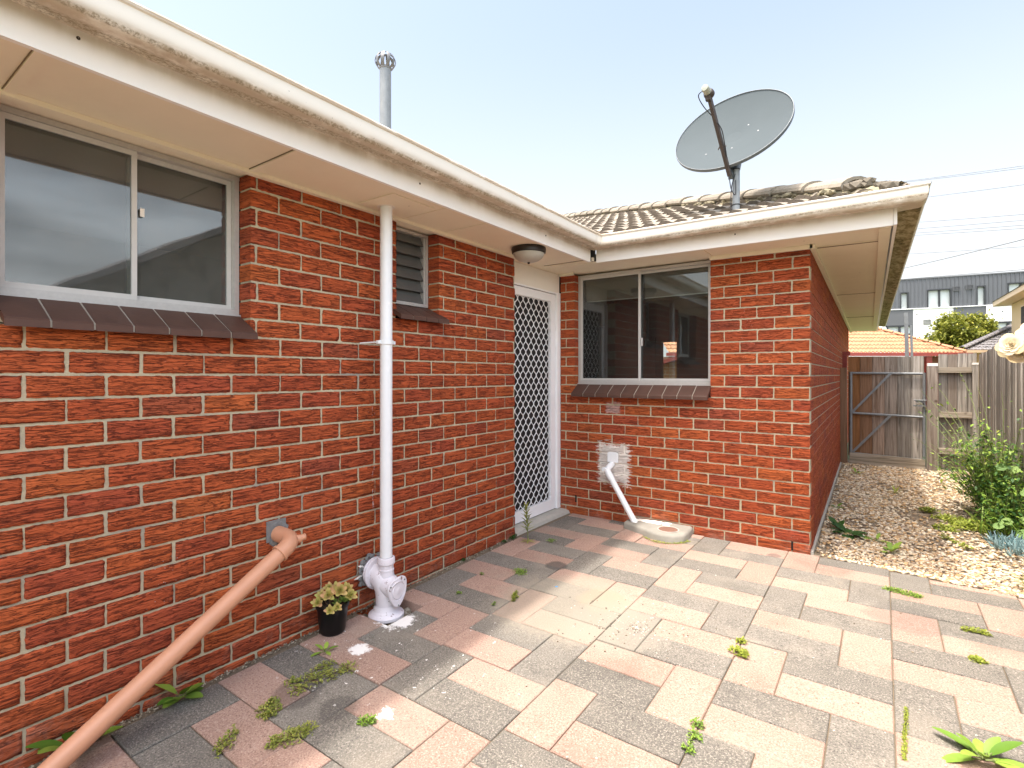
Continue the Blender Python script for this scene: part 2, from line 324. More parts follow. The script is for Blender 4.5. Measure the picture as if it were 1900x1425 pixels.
# ------------------------------------------------------------------ mesh helpers
class MB:
    def __init__(s): s.v = []; s.f = []; s.mi = []; s.sm = []; s.col = []; s.T = None
    def pt(s, p):
        s.v.append(tuple(s.T(p)) if s.T else tuple(p)); return len(s.v) - 1
    def face(s, idx, mi=0, sm=False, col=(0, 0, 0)):
        s.f.append(tuple(idx)); s.mi.append(mi); s.sm.append(sm); s.col.append(col)
    def poly(s, pts, mi=0, sm=False, col=(0, 0, 0)): s.face([s.pt(p) for p in pts], mi, sm, col)
    def box(s, x0, x1, y0, y1, z0, z1, mi=0, col=(0, 0, 0)):
        i = [s.pt(p) for p in ((x0, y0, z0), (x1, y0, z0), (x1, y1, z0), (x0, y1, z0), (x0, y0, z1), (x1, y0, z1), (x1, y1, z1), (x0, y1, z1))]
        for q in ((0, 3, 2, 1), (4, 5, 6, 7), (0, 1, 5, 4), (1, 2, 6, 5), (2, 3, 7, 6), (3, 0, 4, 7)): s.face([i[k] for k in q], mi, False, col)
    def beam(s, a, b, w, h, mi=0, col=(0, 0, 0), up=(0, 0, 1)):
        a = Vector(a); b = Vector(b); d = (b - a).normalized(); u = Vector(up)
        if abs(d.dot(u)) > .98: u = Vector((0, 1, 0))
        sd = d.cross(u).normalized() * w / 2; up_ = sd.cross(d).normalized() * h / 2
        i = [s.pt(p + k1 * sd + k2 * up_) for p in (a, b) for k1, k2 in ((-1, -1), (1, -1), (1, 1), (-1, 1))]
        for q in ((0, 3, 2, 1), (4, 5, 6, 7), (0, 1, 5, 4), (1, 2, 6, 5), (2, 3, 7, 6), (3, 0, 4, 7)): s.face([i[k] for k in q], mi, False, col)
    def loft(s, rings, closed=True, caps=True, mi=0, sm=True, col=(0, 0, 0)):
        R_ = [[s.pt(p) for p in r] for r in rings]; n = len(R_[0])
        for a, b in zip(R_, R_[1:]):
            for k in range(n if closed else n - 1):
                s.face((a[k], a[(k + 1) % n], b[(k + 1) % n], b[k]), mi, sm, col)
        if caps and closed: s.face(list(reversed(R_[0])), mi, False, col); s.face(R_[-1], mi, False, col)
    def tube(s, path, r, n=12, mi=0, caps=True, col=(0, 0, 0), sm=True):
        P = [Vector(p) for p in path]; rs = r if isinstance(r, (list, tuple)) else [r] * len(P)
        t0 = (P[1] - P[0]).normalized(); u = Vector((0, 0, 1)) if abs(t0.z) < .9 else Vector((1, 0, 0))
        u = (u - u.dot(t0) * t0).normalized(); rings = []
        for k, p in enumerate(P):
            if k == 0: t = t0
            elif k == len(P) - 1: t = (P[k] - P[k - 1]).normalized()
            else: t = ((P[k] - P[k - 1]).normalized() + (P[k + 1] - P[k]).normalized()).normalized()
            u = (u - u.dot(t) * t).normalized(); v = t.cross(u)
            rings.append([p + rs[k] * (math.cos(a) * u + math.sin(a) * v) for a in [2 * math.pi * j / n for j in range(n)]])
        s.loft(rings, True, caps, mi, sm, col)
    def lathe(s, prof, c, axis=(0, 0, 1), n=24, mi=0, col=(0, 0, 0), caps=False, sm=True):
        ax = Vector(axis).normalized(); u = Vector((1, 0, 0)) if abs(ax.x) < .9 else Vector((0, 1, 0))
        u = (u - u.dot(ax) * ax).normalized(); v = ax.cross(u); c = Vector(c)
        s.loft([[c + ax * h + r * (math.cos(2 * math.pi * j / n) * u + math.sin(2 * math.pi * j / n) * v) for j in range(n)] for r, h in prof], True, caps, mi, sm, col)
    def leaf(s, base, d, L, W, bend=.2, up=(0, 0, 1), mi=0, col=(0, 0, 0), seg=3, shape=1, fold=0):
        d = Vector(d).normalized(); up = Vector(up); sd = d.cross(up)
        if sd.length < .05: sd = Vector((1, 0, 0))
        sd.normalize(); nr = sd.cross(d).normalized(); base = Vector(base); prev = None
        for k in range(seg + 1):
            f = k / seg; wd = W / 2 * (math.sin(math.pi * min(.97, .08 + f * .9)) ** shape)
            p = base + d * (L * f) - nr * (bend * L * f * f) + Vector((0, 0, 0))
            m = s.pt(p - nr * fold * wd) if fold else None
            cur = (s.pt(p - sd * wd), m, s.pt(p + sd * wd))
            if prev:
                if fold:
                    s.face((prev[0], prev[1], cur[1], cur[0]), mi, True, col); s.face((prev[1], prev[2], cur[2], cur[1]), mi, True, col)
                else: s.face((prev[0], prev[2], cur[2], cur[0]), mi, True, col)
            prev = cur
    def pieces(s, name, mats, parent=None, recalc=False):
        par = list(range(len(s.v)))
        def find(a):
            while par[a] != a: par[a] = par[par[a]]; a = par[a]
            return a
        for f in s.f:
            r = find(f[0])
            for q in f[1:]: par[find(q)] = r
        grp = {}
        for i, f in enumerate(s.f): grp.setdefault(find(f[0]), []).append(i)
        out = []
        for fs in grp.values():
            m = MB(); idx = {}
            for i in fs:
                ids = []
                for q in s.f[i]:
                    if q not in idx: idx[q] = len(m.v); m.v.append(s.v[q])
                    ids.append(idx[q])
                m.f.append(tuple(ids)); m.mi.append(s.mi[i]); m.sm.append(s.sm[i]); m.col.append(s.col[i])
            out.append(m.build(name, mats, parent, recalc))
        return out
    def build(s, name, mats, parent=None, recalc=False, autosmooth=False):
        me = bpy.data.meshes.new(name); me.from_pydata(s.v, [], s.f)
        for m in (mats if isinstance(mats, (list, tuple)) else [mats]): me.materials.append(m)
        me.polygons.foreach_set('material_index', s.mi); me.polygons.foreach_set('use_smooth', s.sm)
        ca = me.color_attributes.new('col', 'FLOAT_COLOR', 'CORNER'); buf = []
        for f, c in zip(s.f, s.col): buf.extend((c[0], c[1], c[2], 1.0) * len(f))
        ca.data.foreach_set('color', buf)
        if recalc:
            bm = bmesh.new(); bm.from_mesh(me); bmesh.ops.recalc_face_normals(bm, faces=bm.faces); bm.to_mesh(me); bm.free()
        me.update()
        if any(s.sm) and len(s.f) < 60000: me.set_sharp_from_angle(angle=rad(38))
        o = bpy.data.objects.new(name, me); C.objects.link(o)
        if parent: o.parent = parent
        return o
def tag(o, label, cat=None, group=None):
    o['label'] = label
    if cat: o['category'] = cat
    if group: o['group'] = group
    return o
def kind(o, k='structure'): o['kind'] = k; return o
def thing(name, label, cat, group=None, loc=(0, 0, 0)):
    o = bpy.data.objects.new(name, None); C.objects.link(o); o.empty_display_size = .1
    tag(o, label, cat, group); o.location = loc; return o
def put(parent):     # parts are modelled in world coordinates; this keeps them there under an Empty standing at the thing's base
    bpy.context.view_layer.update()
    inv = parent.matrix_world.inverted()
    for ch in parent.children: ch.matrix_parent_inverse = inv
def frame(O, U, N):
    O = Vector(O); U = Vector(U); N = Vector(N)
    return lambda p: O + U * p[0] + N * p[1] + Vector((0, 0, p[2]))
def subtract(rects, h):
    out = []
    for (a, b, c, d) in rects:
        e, f, g, i = h
        if f <= a or e >= b or i <= c or g >= d: out.append((a, b, c, d)); continue
        if a < e: out.append((a, e, c, d))
        if f < b: out.append((f, b, c, d))
        x0, x1 = max(a, e), min(b, f)
        if c < g: out.append((x0, x1, c, g))
        if i < d: out.append((x0, x1, i, d))
    return out
def gz(y): return min(0.0, .0215 * (y - 3.3))

# ------------------------------------------------------------------ ground, paving, gravel
g = MB(); g.poly([(-400, -400, -.16), (400, -400, -.16), (400, 800, -.16), (-400, 800, -.16)])
kind(g.build('ground', M['grass']))
g = MB()
def edge_y(x): return 4.235 - .128 * max(0, x + .40)
for i in range(24):
    y0 = -2 + i * .26; y1 = y0 + .26
    for (a, b, c, d) in subtract([(-2.39, 1.35, y0, y1)], (-2.36, -2.10, 1.84, 2.10)):
        g.poly([(a, c, gz(c) - .008), (b, c, gz(c) - .008), (b, d, gz(d) - .008), (a, d, gz(d) - .008)])
g.poly([(-2.40, 1.8, -.095), (-2.05, 1.8, -.095), (-2.05, 2.15, -.095), (-2.40, 2.15, -.095)])
kind(g.build('soil_under_paving', M['soil']))

pv = MB()
PIT = (-2.34, -2.10, 1.84, 2.10)
def paver(x0, x1, y0, y1, mi):
    j = .0022
    rects = subtract([(x0 + j, x1 - j, y0 + j, y1 - j)], PIT)
    rects = [r for r0 in rects for r in subtract([r0], (-2.60, -2.345, -9, 9))]
    dz = R.uniform(-.0022, .0022); tx = R.uniform(-.006, .006); ty = R.uniform(-.006, .006)
    col = (R.random(), R.random(), 0); cx = (x0 + x1) / 2; cy = (y0 + y1) / 2
    for (a, b, c, d) in rects:
        if b - a < .02 or d - c < .02: continue
        z = lambda x, y: gz(y) + dz + tx * (x - cx) + ty * (y - cy)
        e = .0035
        lo = [(a, c), (b, c), (b, d), (a, d)]; hi = [(a + e, c + e), (b - e, c + e), (b - e, d - e), (a + e, d - e)]
        L = [pv.pt((x, y, z(x, y) - .06)) for x, y in lo]; Mi = [pv.pt((x, y, z(x, y) - .0035)) for x, y in lo]
        # slightly worn, wavy top edge
        H = [pv.pt((x + R.uniform(-.001, .001), y + R.uniform(-.001, .001), z(x, y))) for x, y in hi]
        for k in range(4):
            k2 = (k + 1) % 4
            pv.face((L[k], L[k2], Mi[k2], Mi[k]), mi, False, col); pv.face((Mi[k], Mi[k2], H[k2], H[k]), mi, False, col)
        pv.face(H, mi, False, col)
PH = [('V', 1, 0, 1), ('H', 0, 1, 0), ('V', 0, 1, 0), ('H', 1, 0, 1)]
COLOFF = {-3: -.095, -2: -.085, -1: -.01, 0: 0, 1: .02, 2: -.03}
for c in range(-3, 3):
    X0 = -.555 + .59 * c; s1 = .197; s2 = .393
    for k in range(-1, 16):
        yt = 4.235 - .381 * k + COLOFF[c]; yb = yt - .381; ym = (yt + yb) / 2
        p = PH[(k + (0 if c % 2 else 2)) % 4]
        if p[0] == 'V': items = [(X0, X0 + s1, yb, yt, p[1]), (X0 + s1, X0 + .59, ym, yt, p[2]), (X0 + s1, X0 + .59, yb, ym, p[3])]
        else: items = [(X0, X0 + s2, ym, yt, p[1]), (X0, X0 + s2, yb, ym, p[2]), (X0 + s2, X0 + .59, yb, yt, p[3])]
        for (a, b, y0, y1, m) in items:
            lim = edge_y((a + b) / 2)
            if y0 > lim - .04: continue
            paver(a, b, y0, min(y1, lim), m)
kind(pv.build('paving', [M['pink'], M['grey']]))
# debris strip between paving and wall A
g = MB()
for i in range(900):
    y = R.uniform(.2, 3.36); x = -2.377 + abs(R.gauss(.0, .018)) + .004
    if R.random() < .12: x += R.uniform(0, .05)
    z = gz(y) - .004; s_ = R.uniform(.002, .006); cc = R.choice([(.30, .25, .18), (.2, .15, .1), (.42, .37, .28), (.10, .07, .05)])
    g.beam((x, y, z), (x + R.uniform(-1, 1) * s_ * 2, y + R.uniform(-1, 1) * s_ * 2, z + s_), s_, s_ * .7, 0, cc)
kind(tag(g.build('debris', M['gravelm']), 'brown grit and leaf crumbs along the foot of the long wall'), 'stuff')['category'] = 'debris'
# loose grit on the sunlit pavers
g = MB()
for i in range(420):
    a = R.uniform(0, 6.28); r_ = abs(R.gauss(0, .24)); x = -1.02 + math.cos(a) * r_ * 1.1; y = 2.52 + math.sin(a) * r_ * .8; s_ = R.uniform(.0015, .0045)
    if R.random() < .3: x = R.uniform(-1.4, .6); y = R.uniform(1.3, 3.8)
    cc = R.choice([(.5, .45, .38), (.16, .14, .12), (.62, .58, .52), (.25, .2, .15)])
    z = gz(y) + .002; g.beam((x, y, z), (x + s_ * 1.6, y + s_ * R.uniform(-1, 1), z + s_ * .3), s_ * 1.4, s_, 0, cc)
kind(tag(g.build('grit', M['gravelm']), 'small loose grit scattered over the sunlit pavers'), 'stuff')['category'] = 'grit'

def wallcx(y): return -.42 - .0178 * (y - 4.25)
g = MB()
g.poly([(-.9, 4.10, -.012), (1.5, 3.95, -.012), (1.5, 9.4, -.012), (-.9, 9.4, -.012)])
kind(g.build('gravel_path', M['gravbase']))
g = MB()
ico_v = []; ph = (1 + 5 ** .5) / 2
for a, b in ((1, ph), (-1, ph), (1, -ph), (-1, -ph)): ico_v += [(0, a, b), (a, b, 0), (b, 0, a)]
ico = bmesh.new(); bmesh.ops.create_icosphere(ico, subdivisions=1, radius=1); iv = [v.co.copy() for v in ico.verts]; ifc = [[v.index for v in f.verts] for f in ico.faces]; ico.free()
for i in range(25000):
    y = 4.12 + (R.random() ** 1.35) * 4.85; x = R.uniform(wallcx(y) + .03, 1.02)
    if y < edge_y(x) + .012: continue
    if x < -.28 and y < 4.6 and R.random() < .75: continue
    if mnoise.noise(Vector((x * 3.1, y * 1.7, 4))) > .22 and R.random() < .6: continue
    # soil shows through under the shrub
    if (x - .72) ** 2 + (y - 5.9) ** 2 < .30 and R.random() < .8: continue
    s_ = R.uniform(.0055, .0125) * (1 + .09 * (y - 4)) * (1.4 if R.random() < .06 else 1); cc = R.choice([(.52, .41, .27), (.62, .53, .39), (.40, .28, .16), (.72, .64, .50), (.33, .22, .12), (.55, .47, .35), (.24, .18, .13), (.50, .32, .15), (.45, .39, .31)])
    f_ = R.uniform(.85, 1.1); cc = tuple(q * f_ * 1.22 for q in cc)
    rot = Matrix.Rotation(R.uniform(0, 6.28), 3, 'Z') @ Matrix.Rotation(R.uniform(-.5, .5), 3, 'X')
    sx, sy, sz = s_ * R.uniform(1, 1.6), s_ * R.uniform(.7, 1.05), s_ * R.uniform(.35, .6); c0 = Vector((x, y, -.008 + sz * .7 + R.uniform(0, .008)))
    b0 = len(g.v)
    for v in iv: g.pt(c0 + rot @ Vector((v.x * sx, v.y * sy, v.z * sz)))
    for f in ifc: g.face([b0 + q for q in f], 0, True, cc)
kind(tag(g.build('gravel', M['gravelm']), 'cream and tan pebbles covering the side passage'), 'stuff')['category'] = 'gravel'

# ------------------------------------------------------------------ the brick house
house = thing('brick_house', 'low red brick house with cream eaves and brown tiled roof round the paved yard', 'house', loc=(-2.4, 4.3, 0))
MG = .0106
def brick_wall(name, T, U0, U1, Z0, Z1, opens, zph, uph, pitch=.2316, zp=.086, rough=True, depth=.10, label=None, endfix=None, post=None):
    """T maps (u, n, z) to world, n outward; bricks with rough faces in front of a mortar bed"""
    b = MB(); b.T = (lambda p: post(T(p))) if post else T
    k0 = int(math.floor((Z0 - zph) / zp)) - 1; k1 = int(math.ceil((Z1 - zph) / zp)) + 1
    for k in range(k0, k1):
        zb = zph + k * zp + MG / 2; zt = zph + (k + 1) * zp - MG / 2
        off = uph + (pitch / 2 if k % 2 else 0)
        i0 = int(math.floor((U0 - off) / pitch)) - 1; i1 = int(math.ceil((U1 - off) / pitch)) + 1
        sh = R.uniform(-.004, .004)
        for i in range(i0, i1):
            ua = off + i * pitch + MG / 2 + sh + R.uniform(-.0025, .0025); ub = off + (i + 1) * pitch - MG / 2 + sh + R.uniform(-.0025, .0025)
            rects = [(max(ua, U0), min(ub, U1), max(zb, Z0), min(zt, Z1))]
            if rects[0][1] - rects[0][0] < .012 or rects[0][3] - rects[0][2] < .008: continue
            for h in opens: rects = [q for r in rects for q in subtract([r], h)]
            col = (R.random(), R.random(), R.random()); seed = R.uniform(0, 50); out = R.uniform(-.0015, .0015)
            for (a, c, d, e) in rects:
                if c - a < .012 or e - d < .008: continue
                dep = depth
                if endfix and c > U1 - .003: dep = endfix(c - a)
                if rough:
                    nu = max(2, int((c - a) / .0105)); nz = max(2, int((e - d) / .0125))
                    grid = []
                    for q in range(nz + 1):
                        row = []
                        for r_ in range(nu + 1):
                            fu = r_ / nu; fz = q / nz; u = a + (c - a) * fu; z = d + (e - d) * fz
                            eu = q in (0, nz); ev = r_ in (0, nu)
                            nn = mnoise.noise(Vector((u * 12 + seed, z * 95, seed))) * .0034 + mnoise.noise(Vector((u * 45, z * 60, seed * 2))) * .0012
                            if eu: z += mnoise.noise(Vector((u * 95, seed, 3))) * .0030; nn -= .0022
                            if ev: u += mnoise.noise(Vector((z * 110, seed, 7))) * .0032; nn -= .0022
                            row.append(b.pt((u, out + nn, z)))
                        grid.append(row)
                    for q in range(nz):
                        for r_ in range(nu): b.face((grid[q][r_], grid[q][r_ + 1], grid[q + 1][r_ + 1], grid[q + 1][r_]), 0, True, col)
                    ring = grid[0] + [grid[q][nu] for q in range(1, nz + 1)] + list(reversed(grid[nz][:-1])) + [grid[q][0] for q in range(nz - 1, 0, -1)]
                    per = [(a + (c - a) * r_ / nu, d) for r_ in range(nu + 1)] + [(c, d + (e - d) * q / nz) for q in range(1, nz + 1)] + [(a + (c - a) * r_ / nu, e) for r_ in range(nu - 1, -1, -1)] + [(a, d + (e - d) * q / nz) for q in range(nz - 1, 0, -1)]
                    back = [b.pt((u, -dep, z)) for u, z in per]
                    for q in range(len(ring)): b.face((ring[q], back[q], back[(q + 1) % len(ring)], ring[(q + 1) % len(ring)]), 0, False, col)
                else: b.box(a, c, -dep, 0, d, e, 0, col)
    rects = [(U0 + .004, U1 - .004, Z0, Z1)]
    for h in opens: rects = [q for r in rects for q in subtract([r], (h[0] - .004, h[1] + .004, h[2] - .004, h[3] + .004))]
    for (a, c, d, e) in rects: b.box(a, c, -depth + .002, -.0052, d, e, 1)
    o = b.build(name, [M['brick'], M['mortar']], house)
    if label: o['label'] = label
    return o
TA = lambda p: Vector((-2.377 + p[1], p[0], p[2]))            # wall A, u = y
TB = lambda p: Vector((p[0], 4.25 - p[1], p[2]))              # wall B, u = x
WA = (.414, 1.264, 1.4438, 2.25); LW = (2.15, 2.52, 1.6158, 2.25)
brick_wall('wall', TA, -1.3, 3.387, -.16, 2.20, [WA, LW], 1.3578, .4838, .2312, label='long red brick wall with the aluminium window and pipes')
brick_wall('wall', TB, -2.463, -.42, -.06, 2.19, [(-2.314, -1.106, 1.093, 2.3)], 1.265, -2.2891, .2337, label='red brick wall under the roofline with the satellite dish',
           endfix=lambda L: .1 if L > .16 else .212)
def TC(p): return Vector((-.42 + p[1], p[0], p[2]))
postC = lambda v: Vector((v.x - .0178 * (v.y - 4.25), v.y, v.z))
wc = MB()
# wall C: bonded with wall B at the corner
brick_wall('wall', TC, 4.352, 12.7, -.06, 2.19, [], 1.265, 4.25 + .106 , .2337, rough=False, label='side wall of the house along the gravel passage', post=postC)
g = MB(); g.box(-.46, -.402, 4.262, 9.0, -.08, .012, 0); g.v = [tuple(postC(Vector(v))) for v in g.v]; g.build('footing', M['concrete'], house)

# drop of the eaves to the right (the building sags a little)
def sag(v):
    x, y, z = v
    k = min(1, max(0, (x + 1.97) / 2.0)) if y > 3.2 else 0
    return (x, y, z - .02 * k)
def shearC(v):
    x, y, z = v
    return (x - .0165 * (y - 3.93), y, z)
SOF = 2.207
# soffit sheets with cover strips
g = MB()
def strip(mb, x0, x1, y0, y1, z0, z1, mi=0): mb.box(x0, x1, y0, y1, z0, z1, mi)
g.box(-2.54, -1.978, -1.3, 3.378, SOF, SOF + .008); g.box(-2.44, -1.978, 3.378, 3.93, SOF, SOF + .008)                    # eave over wall A
g.box(-2.44, -.42, 3.936, 4.40, SOF + .0005, SOF + .0085)                # eave over wall B
g.box(-2.60, -2.443, 3.38, 4.26, SOF + .001, SOF + .009)
for y in (.443, 1.259, 3.83): g.box(-2.375, -1.981, y - .017, y + .017, SOF - .009, SOF - .0005)
for y in (2.17, 2.53): g.box(-2.375, -1.981, y - .003, y + .003, SOF - .004, SOF - .0005)
g.box(-1.14, -1.08, 3.94, 4.25, SOF - .007, SOF - .0005)
g.box(-2.375, -2.345, -1.3, 3.386, SOF - .020, SOF - .001)                  # quad moulding against wall A
g.box(-1.105, -.405, 4.222, 4.249, SOF - .030, SOF - .001); g.box(-2.46, -2.316, 4.222, 4.249, SOF - .020, SOF - .001)
g.box(-2.33, -2.05, 1.83, 2.13, SOF - .006, SOF - .0008)                  # patch round the vent pipe
g.v = [sag(v) for v in g.v]
g.build('soffit', M['soffit'], house)
g = MB()
g.box(-.42, .045, 3.936, 13.3, SOF + .001, SOF + .009)
for y in (4.33, 7.05, 9.9): g.box(-.40, .040, y - .004, y + .004, SOF - .003, SOF + .0)
g.box(-.417, -.385, 4.222, 13.2, SOF - .03, SOF - .001); g.box(-.02, .040, 3.95, 13.2, SOF - .012, SOF - .001)
g.v = [shearC(sag(v)) for v in g.v]
g.build('soffit', M['soffit'], house)
# brown joint lines in the sheets, some painted as shadow beside cover strips
g = MB()
for y in (.4242, 1.2402, 3.8112): g.box(-2.372, -1.985, y - .0008, y + .0008, SOF - .0045, SOF - .0002)
for y in (4.36, 7.062, 9.912): g.box(-.38, -.0, y - .002, y + .002, SOF - .0062, SOF - .002)
g.v = [shearC(sag(v)) if v[0] > -1 else v for v in g.v]
g.pieces('soffit_joint_shadow', plain('joint_shadow_line', (.20, .14, .09), .9), house)
# fascias
def fas(name, *bx, f=lambda v: v):
    g = MB()
    for q in bx: g.box(*q)
    g.v = [f(v) for v in g.v]; return g.build(name, M['fascia'], house)
fas('fascia', (-1.977, -1.958, -1.3, 3.868, 2.196, 2.40))
fas('fascia', (-1.928, .052, 3.912, 3.931, 2.196, 2.40), f=sag)
fas('fascia', (.053, .070, 3.905, 13.25, 2.198, 2.40), f=lambda v: shearC(sag(v)))
g = MB(); g.box(-2.0, -1.952, 3.884, 3.95, SOF + .0105, 2.39, 0); g.box(-1.957, -1.94, 3.88, 3.90, 2.205, 2.235, 1)  # black block stands in for the shade inside the open corner
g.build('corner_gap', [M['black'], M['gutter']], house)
for (x_, y_, z_, n_) in ((-1.9575, .52, 2.275, (1, 0, 0)), (-1.9575, 1.93, 2.262, (1, 0, 0)), (-1.9575, 3.17, 2.262, (1, 0, 0)), (-.85, 3.9115, 2.262, (0, -1, 0))):
    g = MB(); g.lathe([(.0055, 0), (.005, .002), (.001, .003)], (x_, y_, z_), n_, 10); g.build('nail_head', M['armdark'], house)
for (x_, z_) in ((-2.300, .133), (-.535, .035)):
    g = MB(); g.box(x_ - .006, x_ + .006, 4.246, 4.26, z_ - .032, z_ + .032); g.build('weep_hole', M['black'], house)  # black block painted as the shaded slot
# gutter, one swept quad profile with mitres
PR = [(0, -.078), (.05, -.086), (.098, -.096), (.118, -.093), (.131, -.082), (.137, -.066), (.139, -.045), (.139, -.016), (.146, -.013), (.149, -.006), (.146, .0), (.139, .003), (.131, .0), (.129, -.008),
      (.130, -.06), (.118, -.083), (.095, -.088), (.05, -.078), (.002, -.07)]
GT = 2.380
def gut_st(o, h, k, grow=0):
    if k == 0: return (-1.958 + o, -1.3, GT + h)
    if k == 1: return (-1.958 + o, 3.912 - o, GT + h)
    if k == 2: return (.070 + o, 3.912 - o, GT + h)
    return (.070 + o, 13.25, GT + h)
g = MB()
def seg(k0, k1, f0, f1, grow=0.0, mb=g, mis=None):
    P_ = PR if not grow else [(o + (grow if o > .02 else 0), h + (-grow if h < -.03 else grow * .6)) for o, h in PR]
    rings = []
    nst = 40 if not grow else 2
    for i in range(nst + 1):
        f = f0 + (f1 - f0) * i / nst; ring = []
        for o, h in P_:
            a = Vector(gut_st(o, h, k0)); b = Vector(gut_st(o, h, k1)); p = a.lerp(b, f)
            if not grow: p.z += .0012 * math.sin(p.x * 5 + p.y * 3)
            v = sag(tuple(p)); ring.append(shearC(v) if k0 == 2 else (v if k0 else v))
        rings.append(ring)
    n = len(P_); ids = [[mb.pt(p) for p in r] for r in rings]
    for a, b in zip(ids, ids[1:]):
        for q in range(n):
            mi = 1 if (q < 3 and k0 == 2) else 0
            mb.face((a[q], a[(q + 1) % n], b[(q + 1) % n], b[q]), mi, 3 < q < 12, (0, 0, 0))
seg(0, 1, 0, 1); seg(1, 2, 0, 1); seg(2, 3, 0, 1)
g.build('gutter', [M['gutter'], M['moss']], house, recalc=True)
g = MB()
seg(0, 1, .985, 1.0, .0025, g); seg(1, 2, 0, .035, .0025, g); seg(1, 2, .955, 1.0, .0025, g); seg(2, 3, 0, .012, .0025, g)
g.pieces('gutter_joint', M['gutter'], house, recalc=True)
# stains: strands and cobweb under the side gutter
# sheet roof over wall A (hidden by its gutter) and tiled face above wall B
TANP = .378; RY0 = 3.875; RZ0 = 2.40
g = MB(); g.poly([(-1.955, -1.3, 2.392), (-1.955, 3.9, 2.392), (-6.0, 7.9, 2.40 + 4.0 * TANP), (-6.0, -1.3, 2.40 + 4.0 * TANP)]); g.build('roof', M['rooftile'], house)
g = MB()
def tile_face(mb, nrow, crs, x_left, x_right, y0, z0, tanp, wave, amp, lip, step, mi_top=0, mi_front=1, flip=1):
    for i in range(nrow):
        ya = y0 + crs * i; yb = ya + crs + .012
        n = int((x_right(ya) - x_left(ya)) / step)
        if n < 1: break
        prev = None; jit = {}
        for q in range(n + 1):
            X_ = x_left(ya) + (x_right(ya) - x_left(ya)) * q / n
            tile_id = int(math.floor(X_ / (2 * wave)))
            if tile_id not in jit: jit[tile_id] = (R.uniform(-.004, .006), R.uniform(-.008, .008), R.random())
            jz, jy, jr = jit[tile_id]
            ph_ = (X_ / wave) % 1; wv = amp * (math.sin(2 * math.pi * ph_) * .75 + .25 * math.sin(4 * math.pi * ph_ + 1))
            xa = min(max(X_, x_left(ya)), x_right(ya)); xb = min(max(X_, x_left(yb)), x_right(yb))
            zf = z0 + tanp * (ya - y0) + lip + wv + jz
            pts = [(xa, ya + jy, zf - lip), (xa, ya + jy, zf), (xb, yb + jy, z0 + tanp * (yb - y0) + wv * .9 + jz * .5)]
            cur = [mb.pt(p) for p in pts]
            if prev:
                mb.face((prev[0], cur[0], cur[1], prev[1]), mi_front, False, (jr * .6, 0, 0)); mb.face((prev[1], cur[1], cur[2], prev[2]), mi_top, True, (jr ** 3, 0, 0))
            prev = cur
XR = lambda y: .10 - (y - 3.915) - .02; XL = lambda y: max(-5.9, -1.93 - (y - 3.915) * 1.0)
tile_face(g, 20, .295, XL, XR, RY0, RZ0, TANP, .125, .015, .028, .0156)
g.v = [sag(v) for v in g.v]
g.build('roof', [M['rooftile'], M['tilefront']], house)
g = MB()   # roof face draining to the side gutter
g.poly([(.12, 3.86, 2.385), (.12 - .155, 13.25, 2.385), (-2.1, 13.25, 2.39 + 2.1 * TANP), (-5.9, 9.9, 2.39 + 6.0 * TANP)]); g.build('roof', M['rooftile'], house)
# bedding mortar and capping tiles down the hip
hipd = Vector((-1, 1, TANP)).normalized()
hs = Vector((.10, 3.885, 2.375))
g = MB()
rings = []
side = Vector((1, 1, 0)).normalized()
for i in range(220):
    p = hs + hipd * (i * .036); a = []
    for (sx, sz) in ((-.13, -.06), (-.12, .015), (-.085, .045), (-.02, .07), (.06, .05), (.12, -.06)):
        nz = mnoise.noise(Vector((i * .35, sx * 40, 2))) * .018 + mnoise.noise(Vector((i * .9, sx * 70, 5))) * .012
        a.append(p + side * (sx + nz) + Vector((0, 0, sz - .005 + nz)))
    rings.append(a)
g.loft(rings, False, False, 0, False)
# broken lumps of bedding around the lower caps
for i in range(70):
    t_ = R.uniform(.1, 2.6); p = hs + hipd * t_ + side * (-.12 + R.uniform(-.03, .03)) + Vector((0, 0, .012 + R.uniform(-.015, .02))); s_ = R.uniform(.012, .032)
    b0 = len(g.v); rot = Matrix.Rotation(R.uniform(0, 6), 3, 'Z')
    for v in iv: g.pt(p + rot @ Vector((v.x * s_ * 1.5, v.y * s_, v.z * s_ * .7)) * (1 + .25 * mnoise.noise(v * 3 + p * 9)))
    for f in ifc: g.face([b0 + q for q in f], 0, False, (R.random() * .8, 0, 0))
g.v = [sag(v) for v in g.v]
bed = g.build('bedding', M['bedding'], None); bed.parent = house
def ridge_cap(p0, d, L, w, h, th, mb, seed):
    d = Vector(d).normalized(); sd = d.cross(Vector((0, 0, 1))).normalized(); up = sd.cross(d)
    prof = [(-1, 0), (-.93, .34), (-.72, .66), (-.4, .90), (0, 1), (.4, .90), (.72, .66), (.93, .34), (1, 0)]
    r0 = []
    for s_, lift in ((0, 1.10), (.06, 1.08), (.5, 1.0), (1.0, .90)):
        o_ = [p0 + d * L * s_ + sd * (w * x * lift) + up * (h * z * lift) for x, z in prof]
        i_ = [p0 + d * L * s_ + sd * (w * x * lift * .82) + up * ((h * z - th) * lift) for x, z in reversed(prof)]
        r0.append(o_ + i_)
    mb.loft(r0, True, True, 0, False, (R.random() * .7, 0, 0))
i = 0; t_ = .34
while t_ < 8.2:
    g = MB(); tilt = hipd + Vector((0, 0, R.uniform(-.012, .012)))
    p = hs + hipd * t_ + Vector((0, 0, .055 + R.uniform(-.004, .006)))
    ridge_cap(p, tilt, .43, .122, .068, .018, g, i); g.v = [sag(v) for v in g.v]
    g.build('ridge_tile', M['rooftile'], bed)
    t_ += .375; i += 1
